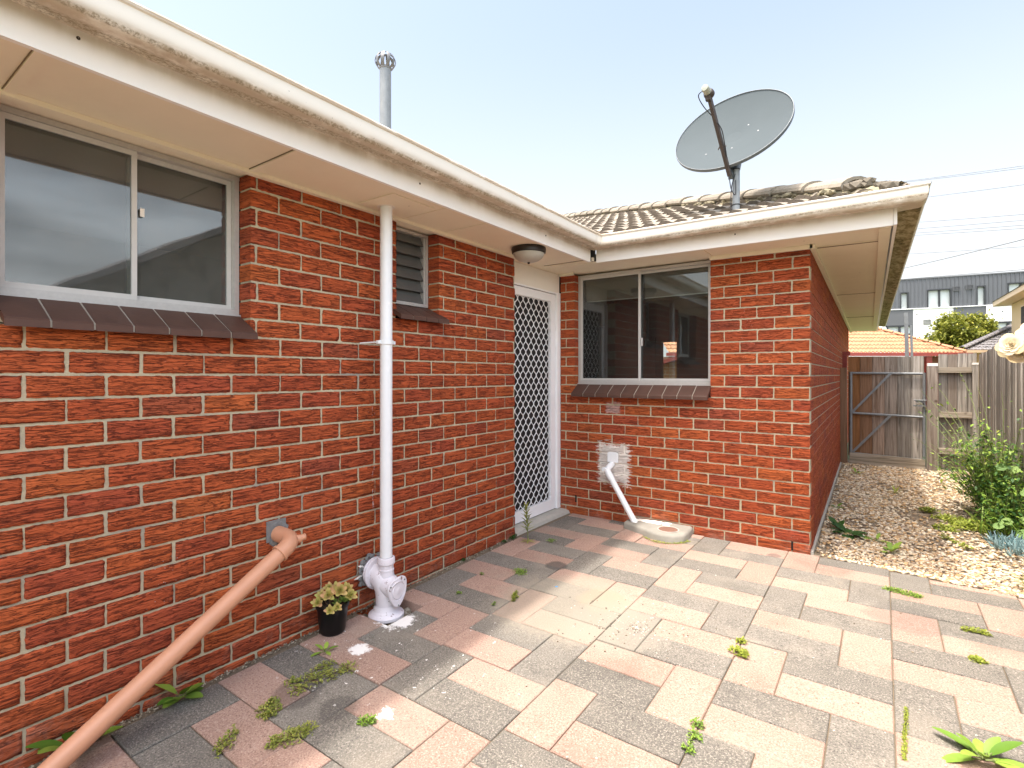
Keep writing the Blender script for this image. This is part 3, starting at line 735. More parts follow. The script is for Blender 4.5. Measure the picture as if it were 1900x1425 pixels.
# mossy lump closing the lower end of the hip
g = MB(); 
for i in range(26):
    t_ = R.uniform(.0, .42); p = hs + hipd * t_ + side * R.uniform(-.09, .09) + Vector((0, 0, .03 + .06 * math.exp(-((t_ - .16) / .1) ** 2) * R.random())); s_ = R.uniform(.03, .055); b0 = len(g.v)
    for v in iv: g.pt(p + Vector((v.x * s_ * 1.3, v.y * s_, v.z * s_ * .75)) * (1 + .35 * mnoise.noise(v * 2.5 + p * 9)))
    for f in ifc: g.face([b0 + q for q in f], 0, False, (.9, 0, 0))
g.v = [sag(v) for v in g.v]; g.build('hip_end', mk_tile('mossy_cement', (.16, .14, .11), (.28, .245, .19), (.08, .07, .055), 30), bed)

# ---- windows
def fbox(g, u0, u1, n0, n1, z0, z1, mi=0): g.box(u0, u1, n0, n1, z0, z1, mi)
def tile_sill(T, u0, u1, nb, zb, nf, zf, th, n, parent, label=None):
    g = MB(); g.T = T; pitch = (u1 - u0) / n
    for i in range(n):
        a = u0 + i * pitch + .0035; b = u0 + (i + 1) * pitch - .0035; j = R.uniform(-.0012, .0012)
        ring = lambda u: [(u, nb, zb + j), (u, nf - .006, zf + .004 + j), (u, nf, zf - .004 + j), (u, nf, zf - th + j), (u, nb, zb - th + j)]
        g.loft([ring(a), ring(b)], True, True, 0, False, (R.random(), 0, 0))
    ring = lambda u: [(u, nb, zb - .002), (u, nf - .006, zf - .001), (u, nf - .006, zf - th + .003), (u, nb, zb - th + .003)]
    g.loft([ring(u0 + .004), ring(u1 - .004)], True, True, 1, False)
    o = g.build('sill', [M['sill'], M['sillj']], parent, recalc=True)
    return o
# window A: big two-light sliding window, frame plane at n=-.098
def sliding_window(T, u0, u1, z0, z1, n0, um, label, glass, blinds=None, latch=None, steps=True):
    w_ = MB().build('window', M['alu'], house) if False else bpy.data.objects.new('window', None)
    if w_.name not in C.objects: C.objects.link(w_)
    w_.parent = house; w_['label'] = label
    g = MB(); g.T = T; f = .021
    g.box(u0, u0 + f, n0 - .05, n0, z0, z1); g.box(u1 - f, u1, n0 - .05, n0, z0, z1)
    g.box(u0 + f, u1 - f, n0 - .05, n0, z1 - f, z1); g.box(u0 + f, u1 - f, n0 - .05, n0 + .004, z0, z0 + f * 1.1)
    g.box(u0 - .003, u1 + .003, n0 - .03, n0 + .012, z0 - .012, z0 - .001)
    g.build('frame', M['alu'], w_, recalc=True)
    for (a, b, nn) in ((u0 + f, um + .014, n0 - .006), (um - .014, u1 - f, n0 - .030)):
        g = MB(); g.T = T; s_ = .020; za = z0 + f * 1.1 + .001; zc = z1 - f - .001
        g.box(a + .001, a + s_, nn - .016, nn, za, zc); g.box(b - s_, b - .001, nn - .016, nn, za, zc)
        g.box(a + s_, b - s_, nn - .016, nn, zc - s_, zc); g.box(a + s_, b - s_, nn - .016, nn, za, za + s_)
        g.build('sash', M['alup'], w_, recalc=True)
        g = MB(); g.T = T; g.box(a + s_ - .003, b - s_ + .003, nn - .011, nn - .007, za + s_ - .003, zc - s_ + .003)
        g.build('pane', glass, w_, recalc=True)
    if blinds:
        for (a, b, zz) in blinds:
            g = MB(); g.T = T; g.box(a, b, n0 - .085, n0 - .08, zz, z1 - .01); g.box(a, b, n0 - .088, n0 - .077, zz - .008, zz, 1); g.build('blind', [M['blind'], M['alup']], w_)
    if latch:
        g = MB(); g.T = T; g.box(latch[0], latch[0] + .012, n0 - .004, n0 + .008, latch[1], latch[1] + .07); g.build('latch', M['alup'], w_)
    return w_
w1 = sliding_window(TA, .416, 1.262, 1.552, 2.204, -.100, .838, 'two-pane sliding aluminium window in the long wall', M['glassA'])
g = MB(); g.T = TA; g.box(.868, .884, -.1265, -.1255, 1.925, 1.96); g.build('paper_tag', M['trim'], w1)
g = MB(); g.T = TA; g.box(.416, 1.262, -.11, -.012, 1.446, 1.470); g.build('sill_bed', M['mortar'], w1)
tile_sill(TA, .420, 1.264, -.098, 1.549, .070, 1.455, .026, 7, w1)
w2 = sliding_window(TB, -2.312, -1.108, 1.195, 2.188, -.070, -1.724, 'two-pane sliding window beside the screen door with half drawn blinds', M['glass'],
                    blinds=[(-2.27, -1.73, 1.955), (-1.70, -1.12, 1.945)], latch=(-1.700, 1.52))
tile_sill(TB, -2.316, -1.108, -.068, 1.190, .068, 1.103, .030, 10, w2)
# louvre window
w3 = bpy.data.objects.new('window', None); C.objects.link(w3); w3.parent = house; w3['label'] = 'narrow louvre window behind the white vent pipe'
g = MB(); g.T = TA; u0, u1, z0, z1, n0 = 2.152, 2.518, 1.716, 2.198, -.1
g.box(u0, u0 + .018, n0 - .06, n0, z0, z1); g.box(u1 - .018, u1, n0 - .06, n0, z0, z1); g.box(u0 + .018, u1 - .018, n0 - .06, n0, z1 - .018, z1); g.box(u0 + .018, u1 - .018, n0 - .06, n0 + .004, z0, z0 + .02)
g.box(u1 - .03, u1 - .0185, n0 - .05, n0 - .012, z0 + .021, z1 - .019)
g.build('frame', M['alu'], w3, recalc=True)
for i in range(6):
    g = MB(); g.T = TA; zz = z0 + .024 + i * .0765
    g.loft([[(u, n0 - .012, zz), (u, n0 - .017, zz - .002), (u, n0 - .052, zz + .085), (u, n0 - .047, zz + .087)] for u in (u0 + .02, u1 - .032)], True, True, 0, False); g.build('louvre_blade', M['louvre'], w3, recalc=True)
tile_sill(TA, 2.12, 2.545, -.098, 1.712, .070, 1.628, .026, 4, w3)
# rooms behind the glass
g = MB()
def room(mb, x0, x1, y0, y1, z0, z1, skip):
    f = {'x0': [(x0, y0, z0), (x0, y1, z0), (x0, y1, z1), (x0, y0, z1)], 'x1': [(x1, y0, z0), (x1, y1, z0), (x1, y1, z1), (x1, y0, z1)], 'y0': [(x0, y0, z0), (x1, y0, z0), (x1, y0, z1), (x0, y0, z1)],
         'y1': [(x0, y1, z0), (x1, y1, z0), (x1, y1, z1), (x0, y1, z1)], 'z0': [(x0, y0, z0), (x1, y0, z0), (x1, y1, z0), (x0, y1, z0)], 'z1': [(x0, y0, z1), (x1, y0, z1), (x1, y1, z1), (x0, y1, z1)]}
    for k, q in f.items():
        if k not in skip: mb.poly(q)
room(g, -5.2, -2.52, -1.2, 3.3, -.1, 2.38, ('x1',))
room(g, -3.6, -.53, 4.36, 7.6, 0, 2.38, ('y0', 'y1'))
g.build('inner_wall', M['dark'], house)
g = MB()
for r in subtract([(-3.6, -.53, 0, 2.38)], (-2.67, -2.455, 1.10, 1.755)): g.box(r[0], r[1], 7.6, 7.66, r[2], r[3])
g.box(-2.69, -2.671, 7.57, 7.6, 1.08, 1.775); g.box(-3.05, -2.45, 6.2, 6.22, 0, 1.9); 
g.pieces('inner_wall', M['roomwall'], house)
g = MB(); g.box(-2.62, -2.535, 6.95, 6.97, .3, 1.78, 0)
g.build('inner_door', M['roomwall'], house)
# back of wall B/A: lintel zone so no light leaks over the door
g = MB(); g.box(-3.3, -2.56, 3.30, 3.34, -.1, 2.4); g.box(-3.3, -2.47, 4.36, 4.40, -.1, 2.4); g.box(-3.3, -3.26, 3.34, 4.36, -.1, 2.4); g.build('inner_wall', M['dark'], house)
# ---- door: white panel over, jambs, security screen door
g = MB()
g.box(-2.60, -2.475, 3.32, 4.249, 2.034, SOF - .001)
g.build('door_head', M['trim'], house)
dr = bpy.data.objects.new('screen_door', None); C.objects.link(dr); dr.parent = house; dr['label'] = 'white security screen door with diamond grille'
g = MB(); g.box(-2.60, -2.463, 4.192, 4.2495, .03, 2.033); g.box(-2.60, -2.463, 3.39, 3.43, .03, 2.033); g.box(-2.60, -2.470, 3.43, 4.192, 2.019, 2.033)
g.build('jamb', M['doorwhite'], dr)
y0, y1, z0, z1 = 3.436, 4.184, .034, 2.013; sw = .072
g = MB()
def mitre(a, b, c, d):   # y-z outline pieces, bevelled outer edge
    g.loft([[(-2.512, *q) for q in (a, b, c, d)], [(-2.480, *q) for q in (a, b, c, d)]], True, True, 0, False)
mitre((y0, z0), (y0 + sw, z0 + sw + .02), (y0 + sw, z1 - sw), (y0, z1)); mitre((y1, z0), (y1, z1), (y1 - sw, z1 - sw), (y1 - sw, z0 + sw + .02))
mitre((y0, z1 - .0005), (y0 + sw - .0005, z1 - sw), (y1 - sw + .0005, z1 - sw), (y1, z1 - .0005)); mitre((y0, z0 + .0005), (y1, z0 + .0005), (y1 - sw + .0005, z0 + sw + .02), (y0 + sw - .0005, z0 + sw + .02))
for yy in (y1 + .0015,): g.box(-2.486, -2.476, yy, yy + .007, .3, .42); g.box(-2.486, -2.476, yy, yy + .007, 1.55, 1.67)
g.build('door_frame', M['doorwhite'], dr, recalc=True)
g = MB(); wy = .0825; hz = .0995; ya, yb, za, zb = y0 + sw - .004, y1 - sw + .004, z0 + sw + .016, z1 - sw + .004
X_ = -2.492; rows = int((zb - za) / (hz / 2)) + 2; cols = int((yb - ya) / wy) + 2
def clipseg(a, b):
    (ay, az), (by, bz) = a, b; t0, t1 = 0, 1
    for p, q in ((-(by - ay), ay - ya), (by - ay, yb - ay), (-(bz - az), az - za), (bz - az, zb - az)):
        if abs(p) < 1e-9:
            if q < 0: return None
        else:
            r = q / p
            if p < 0: t0 = max(t0, r)
            else: t1 = min(t1, r)
    if t0 >= t1: return None
    f_ = lambda t: (ay + (by - ay) * t, az + (bz - az) * t)
    return f_(t0), f_(t1)
for k in range(-1, rows + 1):
    for i in range(-1, cols + 1):
        cy = ya + i * wy + (wy / 2 if k % 2 else 0); cz = za + k * hz / 2
        nh = .008
        for sgn in (1, -1):
            s_ = clipseg((cy, cz + nh), (cy + sgn * wy / 2, cz + hz / 2 - nh))
            if s_: g.beam((X_, *s_[0]), (X_, *s_[1]), 0.0046, .006, up=(1, 0, 0))
        s_ = clipseg((cy, cz - nh), (cy, cz + nh))
        if s_: g.beam((X_ + .0006, *s_[0]), (X_ + .0006, *s_[1]), .0085, .006, up=(1, 0, 0))
g.build('grille', M['doorwhite'], dr)
g = MB(); g.box(-2.520, -2.513, y0, y1, z0, z1); g.build('fly_screen', plain('dark_fly_screen', (.018, .015, .013), .9, 0, .1), dr)
g = MB(); ring = lambda y: [(-2.62, y, -.06), (-2.62, y, .027), (-2.42, y, .024), (-2.372, y, .014), (-2.362, y, -.01), (-2.362, y, -.06)]
g.loft([ring(3.392 + .0), ring(3.7), ring(4.0), ring(4.2485)], True, True, 0, False); g.build('doorstep', M['concrete'], house, recalc=True)
put(house)

# ------------------------------------------------------------------ pipes and fittings
def flange(mb, c, ax, r0, r1, th, n=28, mi=0):
    mb.lathe([(r0, -th), (r1 - .003, -th), (r1, -th + .003), (r1, -.003), (r1 - .003, 0), (r0, .002)], c, ax, n, mi)
vp = thing('vent_pipe', 'tall white painted vent pipe rising from a cast iron drain fitting through the eave', 'pipe', loc=(-2.245, 1.955, -.05))
VX, VY = -2.245, 1.955
g = MB(); g.tube([(VX, VY, .262), (VX, VY, 1.2), (VX, VY, 2.206)], .0335, 24); g.build('pipe', M['pipewhite'], vp)
g = MB(); g.lathe([(.034, 2.199), (.05, 2.200), (.047, 2.204), (.034, 2.206)], (VX, VY, 0), n=20); g.build('collar', M['trim'], vp)
g = MB(); g.lathe([(.034, 1.438), (.040, 1.439), (.040, 1.461), (.034, 1.462)], (VX, VY, 0), n=24)
g.box(VX - .012, VX + .006, VY + .036, VY + .062, 1.441, 1.459); g.box(VX - .012, VX + .006, VY - .062, VY - .036, 1.441, 1.459)
g.tube([(VX - .03, VY - .05, 1.45), (-2.38, VY - .07, 1.447)], .004, 8); g.build('clip', M['pipewhite'], vp)
# cast fitting
g = MB()
g.lathe([(.036, .262), (.046, .260), (.048, .255), (.048, .228), (.044, .224), (.040, .222), (.040, .200), (.043, .197), (.043, .188), (.038, .185), (.040, .16)], (VX, VY, 0), n=28)   # socket collar under the vent
g.lathe([(.052, .135), (.054, .10), (.054, .055), (.052, .045), (.056, .035), (.073, .02), (.081, .012)], (VX, VY, -.05), n=32)
pts = []; rr = []
cz = .145
for a in range(0, 10):
    th_ = a / 9 * math.pi / 2; pts.append((-2.262 - .045 * (1 - math.cos(th_)) * 0 - .06 * math.sin(th_) * 1.0 + .017, VY, .04 + .105 * (1 - math.cos(th_)) + .03)); rr.append(.054)
path = [(VX, VY, -.0), (VX, VY, .05), (VX - .002, VY, .085), (VX - .014, VY, .118), (VX - .036, VY, .142), (VX - .066, VY, .155), (VX - .10, VY, .162), (-2.385, VY, .168)]
g.tube(path, [.056, .057, .060, .065, .067, .064, .060, .060], 28)
g.tube([(VX, VY, .10), (VX, VY, .19)], [.052, .040], 24)
g.tube([(VX - .02, VY, .12), (VX + .082, VY + .004, .092)], [.062, .054], 24)      # access boss behind the cover
fit = g.build('fitting', M['cast'], vp)
g = MB()
for c_, r1 in (((-2.312, VY, .158), .089), ((-2.336, VY, .161), .080)): flange(g, c_, (1, 0, 0), .05, r1, .012)
for k in range(8):
    a = k * math.pi / 4; g.lathe([(0, 0), (.005, 0), (.005, -.004), (0, -.004)], (-2.3105, VY + .078 * math.cos(a), .158 + .078 * math.sin(a)), (-1, 0, 0), 8)
g.lathe([(.055, -.02), (.094, -.02), (.097, -.017), (.097, -.003), (.094, 0), (.084, .006), (.066, .022), (.06, .05)], (VX, VY, -.046), n=36)
for k in range(4): a = k * math.pi / 2 + .5; g.lathe([(0, .006), (.007, .006), (.007, .0), (0, 0)], (VX + .08 * math.cos(a), VY + .08 * math.sin(a), -.045), n=8)
g.pieces('flange', M['cast'], vp)
g = MB(); g.lathe([(.04, -.02), (.083, -.02), (.083, .0), (.04, .0)], (VX, VY, -.068), n=36); g.build('gasket', M['armdark'], vp)
# inspection cover with three lugs, facing the yard
g = MB(); cc_ = (VX + .088, VY + .006, .092); out = []; inn = []
N_ = 48
for k in range(N_):
    a = 2 * math.pi * k / N_
    r = .061 + .020 * max(0, math.cos(a - math.pi * 1.5)) ** 8 + .016 * max(0, math.cos(a - math.pi * .25)) ** 8 + .014 * max(0, math.cos(a - math.pi * .83)) ** 8
    out.append((math.cos(a) * r, math.sin(a) * r * 1.12))
def cring(o_, s_): return [(cc_[0] + o_, cc_[1] + y * s_, cc_[2] + z * s_) for y, z in out]
g.loft([cring(-.012, 1), cring(.0, 1), cring(.003, .95)], True, False, 0, True)
circ = lambda o_, r: [(cc_[0] + o_, cc_[1] + r * math.cos(2 * math.pi * k / N_), cc_[2] + r * 1.1 * math.sin(2 * math.pi * k / N_)) for k in range(N_)]
g.loft([cring(.003, .95), circ(.003, .048), circ(-.001, .045), circ(-.001, .042), circ(.005, .038), circ(.006, .018)], True, False, 0, True)
g.loft([circ(.006, .018), circ(.0062, .0177)], True, True, 0, False)
g.build('inspection_cover', M['cast'], vp)
g = MB()
for a in (math.pi * 1.5, math.pi * .25, math.pi * .83):
    r = .063 if a != math.pi * 1.5 else .070
    g.lathe([(0, .007), (.0045, .007), (.0045, .002)], (cc_[0], cc_[1] + r * math.cos(a), cc_[2] + r * 1.12 * math.sin(a)), (1, 0, 0), 6)
g.pieces('bolt', M['galv'], vp)
g = MB()   # torn foil flashing and mortar round the wall exit
for k in range(46):
    a = R.uniform(0, 6.28); r = R.uniform(.068, .095); s_ = R.uniform(.008, .022); p = Vector((-2.372 + R.uniform(0, .016), VY + r * math.cos(a), .17 + r * math.sin(a))); b0 = len(g.v)
    for v in iv: g.pt(p + Vector((v.x * .008, v.y * s_, v.z * s_)) * (1 + .4 * mnoise.noise(v * 3 + p * 31)))
    for f in ifc: g.face([b0 + q for q in f], 0, False)
g.build('mortar_collar', M['mortgrey'], vp)
g = MB()
for k in range(3): g.leaf((-2.36, VY - .06 - .01 * k, .15 + R.uniform(-.02, .06)), (.15, -1, R.uniform(-.5, .4)), R.uniform(.03, .07), R.uniform(.008, .018), .3, up=(1, 0, 0), seg=3)
g.pieces('foil_scrap', M['trim'], vp)
put(vp)
g = MB(); 
for k in range(170):
    p = Vector((R.uniform(-2.37, -2.11), R.uniform(1.845, 2.09), -.085 + R.uniform(-.01, .012))); s_ = R.uniform(.008, .024); b0 = len(g.v)
    for v in iv: g.pt(p + v * s_)
    for f in ifc: g.face([b0 + q for q in f], 0, False, R.choice([(.12, .09, .06), (.2, .17, .13), (.3, .27, .22)]))
kind(tag(g.build('rubble', M['gravelm']), 'dark rubble in the cut-out round the drain fitting'), 'stuff')['category'] = 'rubble'

tp = thing('drain_pipe', 'terracotta coloured waste pipe sloping down beside the long wall', 'pipe', loc=(-2.2, .42, -.06))
E1 = Vector((-2.238, 1.396, .500)); E0 = Vector((-2.40, 1.396, .507)); LOW = Vector((-2.150, .33, -.085)); dn = (LOW - E1).normalized()
g = MB(); g.tube([E1 + dn * .03, E1 + dn * .3, LOW], .0345, 28); g.build('pipe', M['terra'], tp)
g = MB(); arc = []
for k in range(9):
    t_ = k / 8; arc.append(E0.lerp(E1, .55) * (1 - t_) ** 2 + 2 * t_ * (1 - t_) * (E1 + Vector((.012, .006, .004))) + (E1 + dn * .085) * t_ ** 2)
g.tube([E0, E0.lerp(E1, .45)] + arc, .0375, 28); g.lathe([(.036, 0), (.0415, .001), (.0415, .012), (.037, .014)], E1 + dn * .078, dn, 28)
g.tube([E1 + Vector((-.0, .015, .0)), E1 + Vector((.010, .046, .006))], [.020, .014], 14); g.lathe([(.008, 0), (.016, 0), (.016, .005), (.008, .005)], E1 + Vector((.010, .044, .006)), (.2, 1, 0), 14)
g.build('elbow', M['terra'], tp)
g = MB(); g.box(-2.376, -2.371, 1.338, 1.435, .475, .575)
for k in range(30):
    a = R.uniform(0, 6.28); p = Vector((-2.374, 1.396 + .045 * math.cos(a), .507 + .048 * math.sin(a))); b0 = len(g.v); s_ = R.uniform(.008, .018)
    for v in iv: g.pt(p + Vector((v.x * .006, v.y * s_, v.z * s_)))
    for f in ifc: g.face([b0 + q for q in f], 0, False)
g.build('mortar_patch', M['mortgrey'], tp); put(tp)

wp = thing('waste_pipe', 'short white waste pipe slanting from the paint-smeared wall into the concrete gully', 'pipe', loc=(-1.68, 4.1, .07))
g = MB(); a_ = Vector((-1.944, 4.26, .487)); b_ = Vector((-1.944, 4.150, .448)); c_ = Vector((-1.665, 4.10, .045)); dn = (c_ - b_).normalized()
g.tube([b_ + dn * .02, c_], .0245, 22); g.build('pipe', M['pipewhite'], wp)
g = MB(); g.tube([a_, b_ + (a_ - b_) * .25, b_, b_ + dn * .03, b_ + dn * .085], .0285, 22); g.tube([b_ + Vector((0, .02, .005)), b_ + Vector((-.012, -.045, .012))], .019, 14)
g.lathe([(.0, .002), (.010, .002), (.016, .0)], b_ + Vector((-.012, -.045, .012)), (-.2, -1, .1), 14)
g.build('elbow', M['pipewhite'], wp)
g = MB(); g.lathe([(.03, .0), (.045, .004), (.052, .012), (.05, .03)], (-1.93, 4.262, .545), (0, 1, 0), 16); 
g.loft([[( -1.93 + .05 * x, 4.249 - n, .548 + .045 * z) for x, z in ((-1, -1), (1, -1), (1, .8), (.7, 1), (-.7, 1), (-1, .8))] for n in (0, .010)], True, True, 0, False)
g.build('wall_plate', M['pipewhite'], wp); put(wp)

gl = thing('drain_gully', 'rounded concrete gully surround with a rust red grate at the wall', 'drain', loc=(-1.5, 4.1, 0))
g = MB(); outl = []
KP = [(-1.762, 4.249), (-1.768, 4.15), (-1.755, 4.07), (-1.69, 4.03), (-1.585, 3.985), (-1.475, 3.925), (-1.385, 3.903), (-1.30, 3.917), (-1.243, 3.968), (-1.222, 4.05), (-1.228, 4.15), (-1.235, 4.249)]
for k in range(len(KP) - 1):
    p0, p1, p2, p3 = [Vector((*KP[min(len(KP) - 1, max(0, k + q))], 0)) for q in (-1, 0, 1, 2)]
    for q in range(4):
        t_ = q / 4; v_ = .5 * (2 * p1 + (p2 - p0) * t_ + (2 * p0 - 5 * p1 + 4 * p2 - p3) * t_ * t_ + (3 * p1 - p0 - 3 * p2 + p3) * t_ ** 3); outl.append((v_.x, v_.y))
outl.append(KP[-1])
outl = [(x + .004 * mnoise.noise(Vector((x * 20, y * 20, 1))), min(4.249, y + .004 * mnoise.noise(Vector((x * 20, y * 20, 9))))) for x, y in outl]
cx_, cy_ = -1.5, 4.16
def oring(s_, z): return [(cx_ + (x - cx_) * s_, min(4.249, cy_ + (y - cy_) * s_), z + .004 * mnoise.noise(Vector((x * 12, y * 12, z * 50)))) for x, y in outl]
g.loft([oring(1.0, -.02), oring(.985, .036), oring(.965, .046), oring(.93, .053), oring(.88, .056), oring(.6, .057)], True, True, 0, True)
g.build('surround', plain('stained_concrete', (.27, .255, .215), .95, 0, .35, 9, .6), gl)
g = MB(); g.lathe([(.084, .0), (.080, .002), (.074, .0)], (-1.375, 4.055, .0575), n=30); g.build('grate_rim', M['concrete'], gl)
g = MB(); g.lathe([(.074, .0), (.06, .003), (0, .003)], (-1.375, 4.055, .057), n=30)
g.build('grate', plain('rust_red_grate', (.19, .10, .068), .9, 0, .3, 50, .4), gl)
g = MB(); 
for k in range(26):
    x = R.uniform(-1.70, -1.42); p = Vector((x, 4.18 + R.uniform(-.03, .04), .054)); b0 = len(g.v); s_ = R.uniform(.012, .035)
    for v in iv: g.pt(p + Vector((v.x * s_ * 1.4, v.y * s_, v.z * .007)))
    for f in ifc: g.face([b0 + q for q in f], 0, True)
g.build('cement_smear', M['trim'], gl); put(gl)
g = MB()
for k in range(260):
    t_ = R.random(); a = -2.4 + 2.3 * t_; x = -1.385 + (.17 + abs(R.gauss(0, .012))) * math.cos(a); y = 4.055 + (.175 + abs(R.gauss(0, .012))) * math.sin(a)
    if y > 4.24: continue
    g.leaf((x, y, .001), (R.uniform(-1, 1), R.uniform(-1, 1), R.uniform(.1, .8)), R.uniform(.008, .02), R.uniform(.003, .007), .2, col=(R.random(), 0, 0), seg=2)
tag(g.build('moss_clump', M['leafyel']), 'yellow moss hugging the front of the concrete gully', 'moss')

# ceiling light under the eave
lt = thing('ceiling_light', 'round frosted light with a dark ring fixed under the eave beside the door', 'light', loc=(-2.13, 3.21, SOF))
g = MB(); g.lathe([(.10, 0), (.126, -.001), (.128, -.012), (.124, -.040), (.116, -.044), (.11, -.04)], (-2.13, 3.21, SOF - .001), n=40); g.build('ring', M['lampring'], lt)
g = MB(); g.lathe([(.117, -.042), (.112, -.058), (.098, -.078), (.075, -.094), (.045, -.104), (.001, -.108)], (-2.13, 3.21, SOF), n=40); g.build('lamp_bowl', M['lampglass'], lt)
g = MB(); g.lathe([(.001, -.120), (.008, -.118), (.010, -.110), (.009, -.105)], (-2.13, 3.21, SOF), n=16); g.build('finial', M['lampring'], lt); put(lt)

# flue on the roof
fl = thing('flue_pipe', 'galvanised flue with an open basket cowl standing above the gutter', 'flue', loc=(-3.574, 3.103, 3.0))
g = MB(); g.tube([(-3.574, 3.103, 2.9), (-3.574, 3.103, 3.5), (-3.574, 3.103, 3.965)], .050, 24); g.build('pipe', M['galv'], fl)
g = MB()
for k in range(10):
    a = 2 * math.pi * k / 10 + .2; pts = []
    for q in range(8):
        b = -1.0 + q / 7 * 2.35; r = .088 * math.cos(b); z = 4.03 + .078 * math.sin(b); tw = a + .10 * q / 7
        pts.append((Vector((math.cos(tw), math.sin(tw), 0)), r, z, b))
    rings = []
    for d_, r, z, b in pts:
        sd = Vector((-d_.y, d_.x, 0)); w_ = .0135 * (1.1 if abs(b) < .8 else .7); c0 = Vector((-3.574, 3.103, z)) + d_ * r
        rings.append([c0 - sd * w_, c0 + d_ * .004, c0 + sd * w_, c0 - d_ * .004])
    g.loft(rings, True, True, 0, False)
g.lathe([(.05, 3.955), (.054, 3.96), (.054, 3.975), (.049, 3.98)], (-3.574, 3.103, 0), n=24)
g.build('cowl', mk_galv('weathered_cowl', (.20, .20, .20), .5), fl); put(fl)

# ------------------------------------------------------------------ satellite dish
sd_ = thing('satellite_dish', 'large grey satellite dish on a steel mast over the tiled roof', 'satellite dish', loc=(-.894, 4.149, 2.45))
DC = Vector((-.958, 4.288, 3.175)); Dn = Vector((-.058, -.845, .532)).normalized(); Du = Vector((-.998, .069, 0)).normalized(); Dv = Vector((.036, .530, .847)).normalized(); DR = .435
def dish_pt(r, a, dep): return DC + DR * r * (math.cos(a) * Du + math.sin(a) * Dv) + Dn * dep
g = MB(); front = []
for r in (0.0001, .2, .4, .6, .8, .93, .985):
    front.append([dish_pt(r, 2 * math.pi * k / 64, -.075 * (1 - r * r)) for k in range(64)])
g.loft(front, True, False, 0, True)
back = [[dish_pt(r, 2 * math.pi * k / 64, -.004 - .075 * (1 - r * r)) for k in range(64)] for r in (.985, .6, .0001)]
g.loft(back, True, False, 0, True); g.build('reflector', M['dishgrey'], sd_)
g = MB(); g.loft([[dish_pt(r, 2 * math.pi * k / 64, dp) for k in range(64)] for r, dp in ((.985, -.003), (.992, .006), (1.0, .006), (1.006, -.004), (1.0, -.020), (.988, -.020), (.985, -.003))], True, False, 0, True); g.build('rim', M['dishrim'], sd_)
g = MB()
for (a, b) in ((.22, .18), (.02, -.27), (-.42, -.30), (.42, -.04)):
    c0 = DC - Du * (a * DR * 1.0) + Dv * (b * DR * 1.2); dep = -.075 * (1 - (a * a + (b * 1.2) ** 2)); g.lathe([(0, .005), (.006, .004), (.008, .0)], c0 + Dn * dep, Dn, 10)
g.pieces('bolt', M['galv'], sd_)
A0 = Vector((-.925, 4.085, 2.745)); A1 = DC + Dn * .455 - Dv * .215 + Vector((.0, 0, -.02))
g = MB(); g.beam(A0, A1, .022, .032); g.build('arm', M['armdark'], sd_)
hd = (A1 - A0).normalized(); fd = (DC - A1).normalized()
g = MB(); c0 = A1 + hd * .035; g.lathe([(.0, -.075), (.022, -.073), (.026, -.06), (.026, -.015), (.018, -.01)], c0, fd, 18, 0); g.lathe([(.018, -.012), (.030, -.008), (.036, .012), (.036, .030), (.030, .032), (0, .03)], c0, fd, 18, 1)
g.box(c0.x - .016, c0.x + .016, c0.y - .014, c0.y + .018, c0.z - .055, c0.z - .015, 1); g.build('receiver_head', [M['lnb'], M['armdark']], sd_)
def cab(pts, r=.0035):
    g = MB(); P_ = [Vector(p) for p in pts]; out_ = []
    for k in range(len(P_) - 1):
        p0 = P_[max(0, k - 1)]; p1 = P_[k]; p2 = P_[k + 1]; p3 = P_[min(len(P_) - 1, k + 2)]
        for q in range(8):
            t = q / 8; out_.append(.5 * ((2 * p1) + (-p0 + p2) * t + (2 * p0 - 5 * p1 + 4 * p2 - p3) * t * t + (-p0 + 3 * p1 - 3 * p2 + p3) * t ** 3))
    out_.append(P_[-1]); g.tube(out_, r, 8); g.build('cable', M['cable'], sd_)
lat = hd.cross(Vector((0, 0, 1))).normalized()
if lat.x > 0: lat = -lat
cab([c0 - fd * .05, c0 - fd * .06 + lat * .05 + Vector((0, 0, -.03)), A1 + lat * .055 - hd * .04, A1 - hd * .13 + lat * .01, A1 - hd * .22 - lat * .025, A0.lerp(A1, .45) - lat * .024, A0.lerp(A1, .25) - lat * .014])
cab([A0.lerp(A1, .05), A0 + Vector((.01, .0, -.10)), A0 + Vector((.035, .02, -.14)), A0 + Vector((.035, .03, -.03))])
cab([A0 + Vector((.03, .04, .02)), (-.918, 4.12, 2.68), (-.924, 4.118, 2.56), (-.921, 4.118, 2.44)])
g = MB(); g.tube([A0.lerp(A1, .38) + lat * .03, A0.lerp(A1, .38) - lat * .03], .004, 6); g.tube([A0.lerp(A1, .42) + Vector((.0, 0, .01)), A0.lerp(A1, .36) + lat * .035], .003, 6); g.build('bracket', M['armdark'], sd_)
g = MB(); g.tube([(-.894, 4.149, 2.40), (-.894, 4.149, 2.79), (-.905, 4.25, 2.87), (-.93, 4.40, 3.0)], .026, 20); g.build('mast', M['galv'], sd_)
g = MB()
for z in (2.535, 2.80): g.lathe([(.026, 0), (.0285, .001), (.0285, .007), (.026, .008)], (-.894, 4.149, z), n=20)
g.pieces('mast_band', M['cable'], sd_)
g = MB(); g.beam(DC - Dn * .10 - Dv * .15, DC - Dn * .10 + Dv * .1, .12, .05); g.beam(A0 + Vector((0, .02, 0)), DC - Dn * .10 - Dv * .12, .03, .05); g.build('mount', M['dishrim'], sd_); put(sd_)

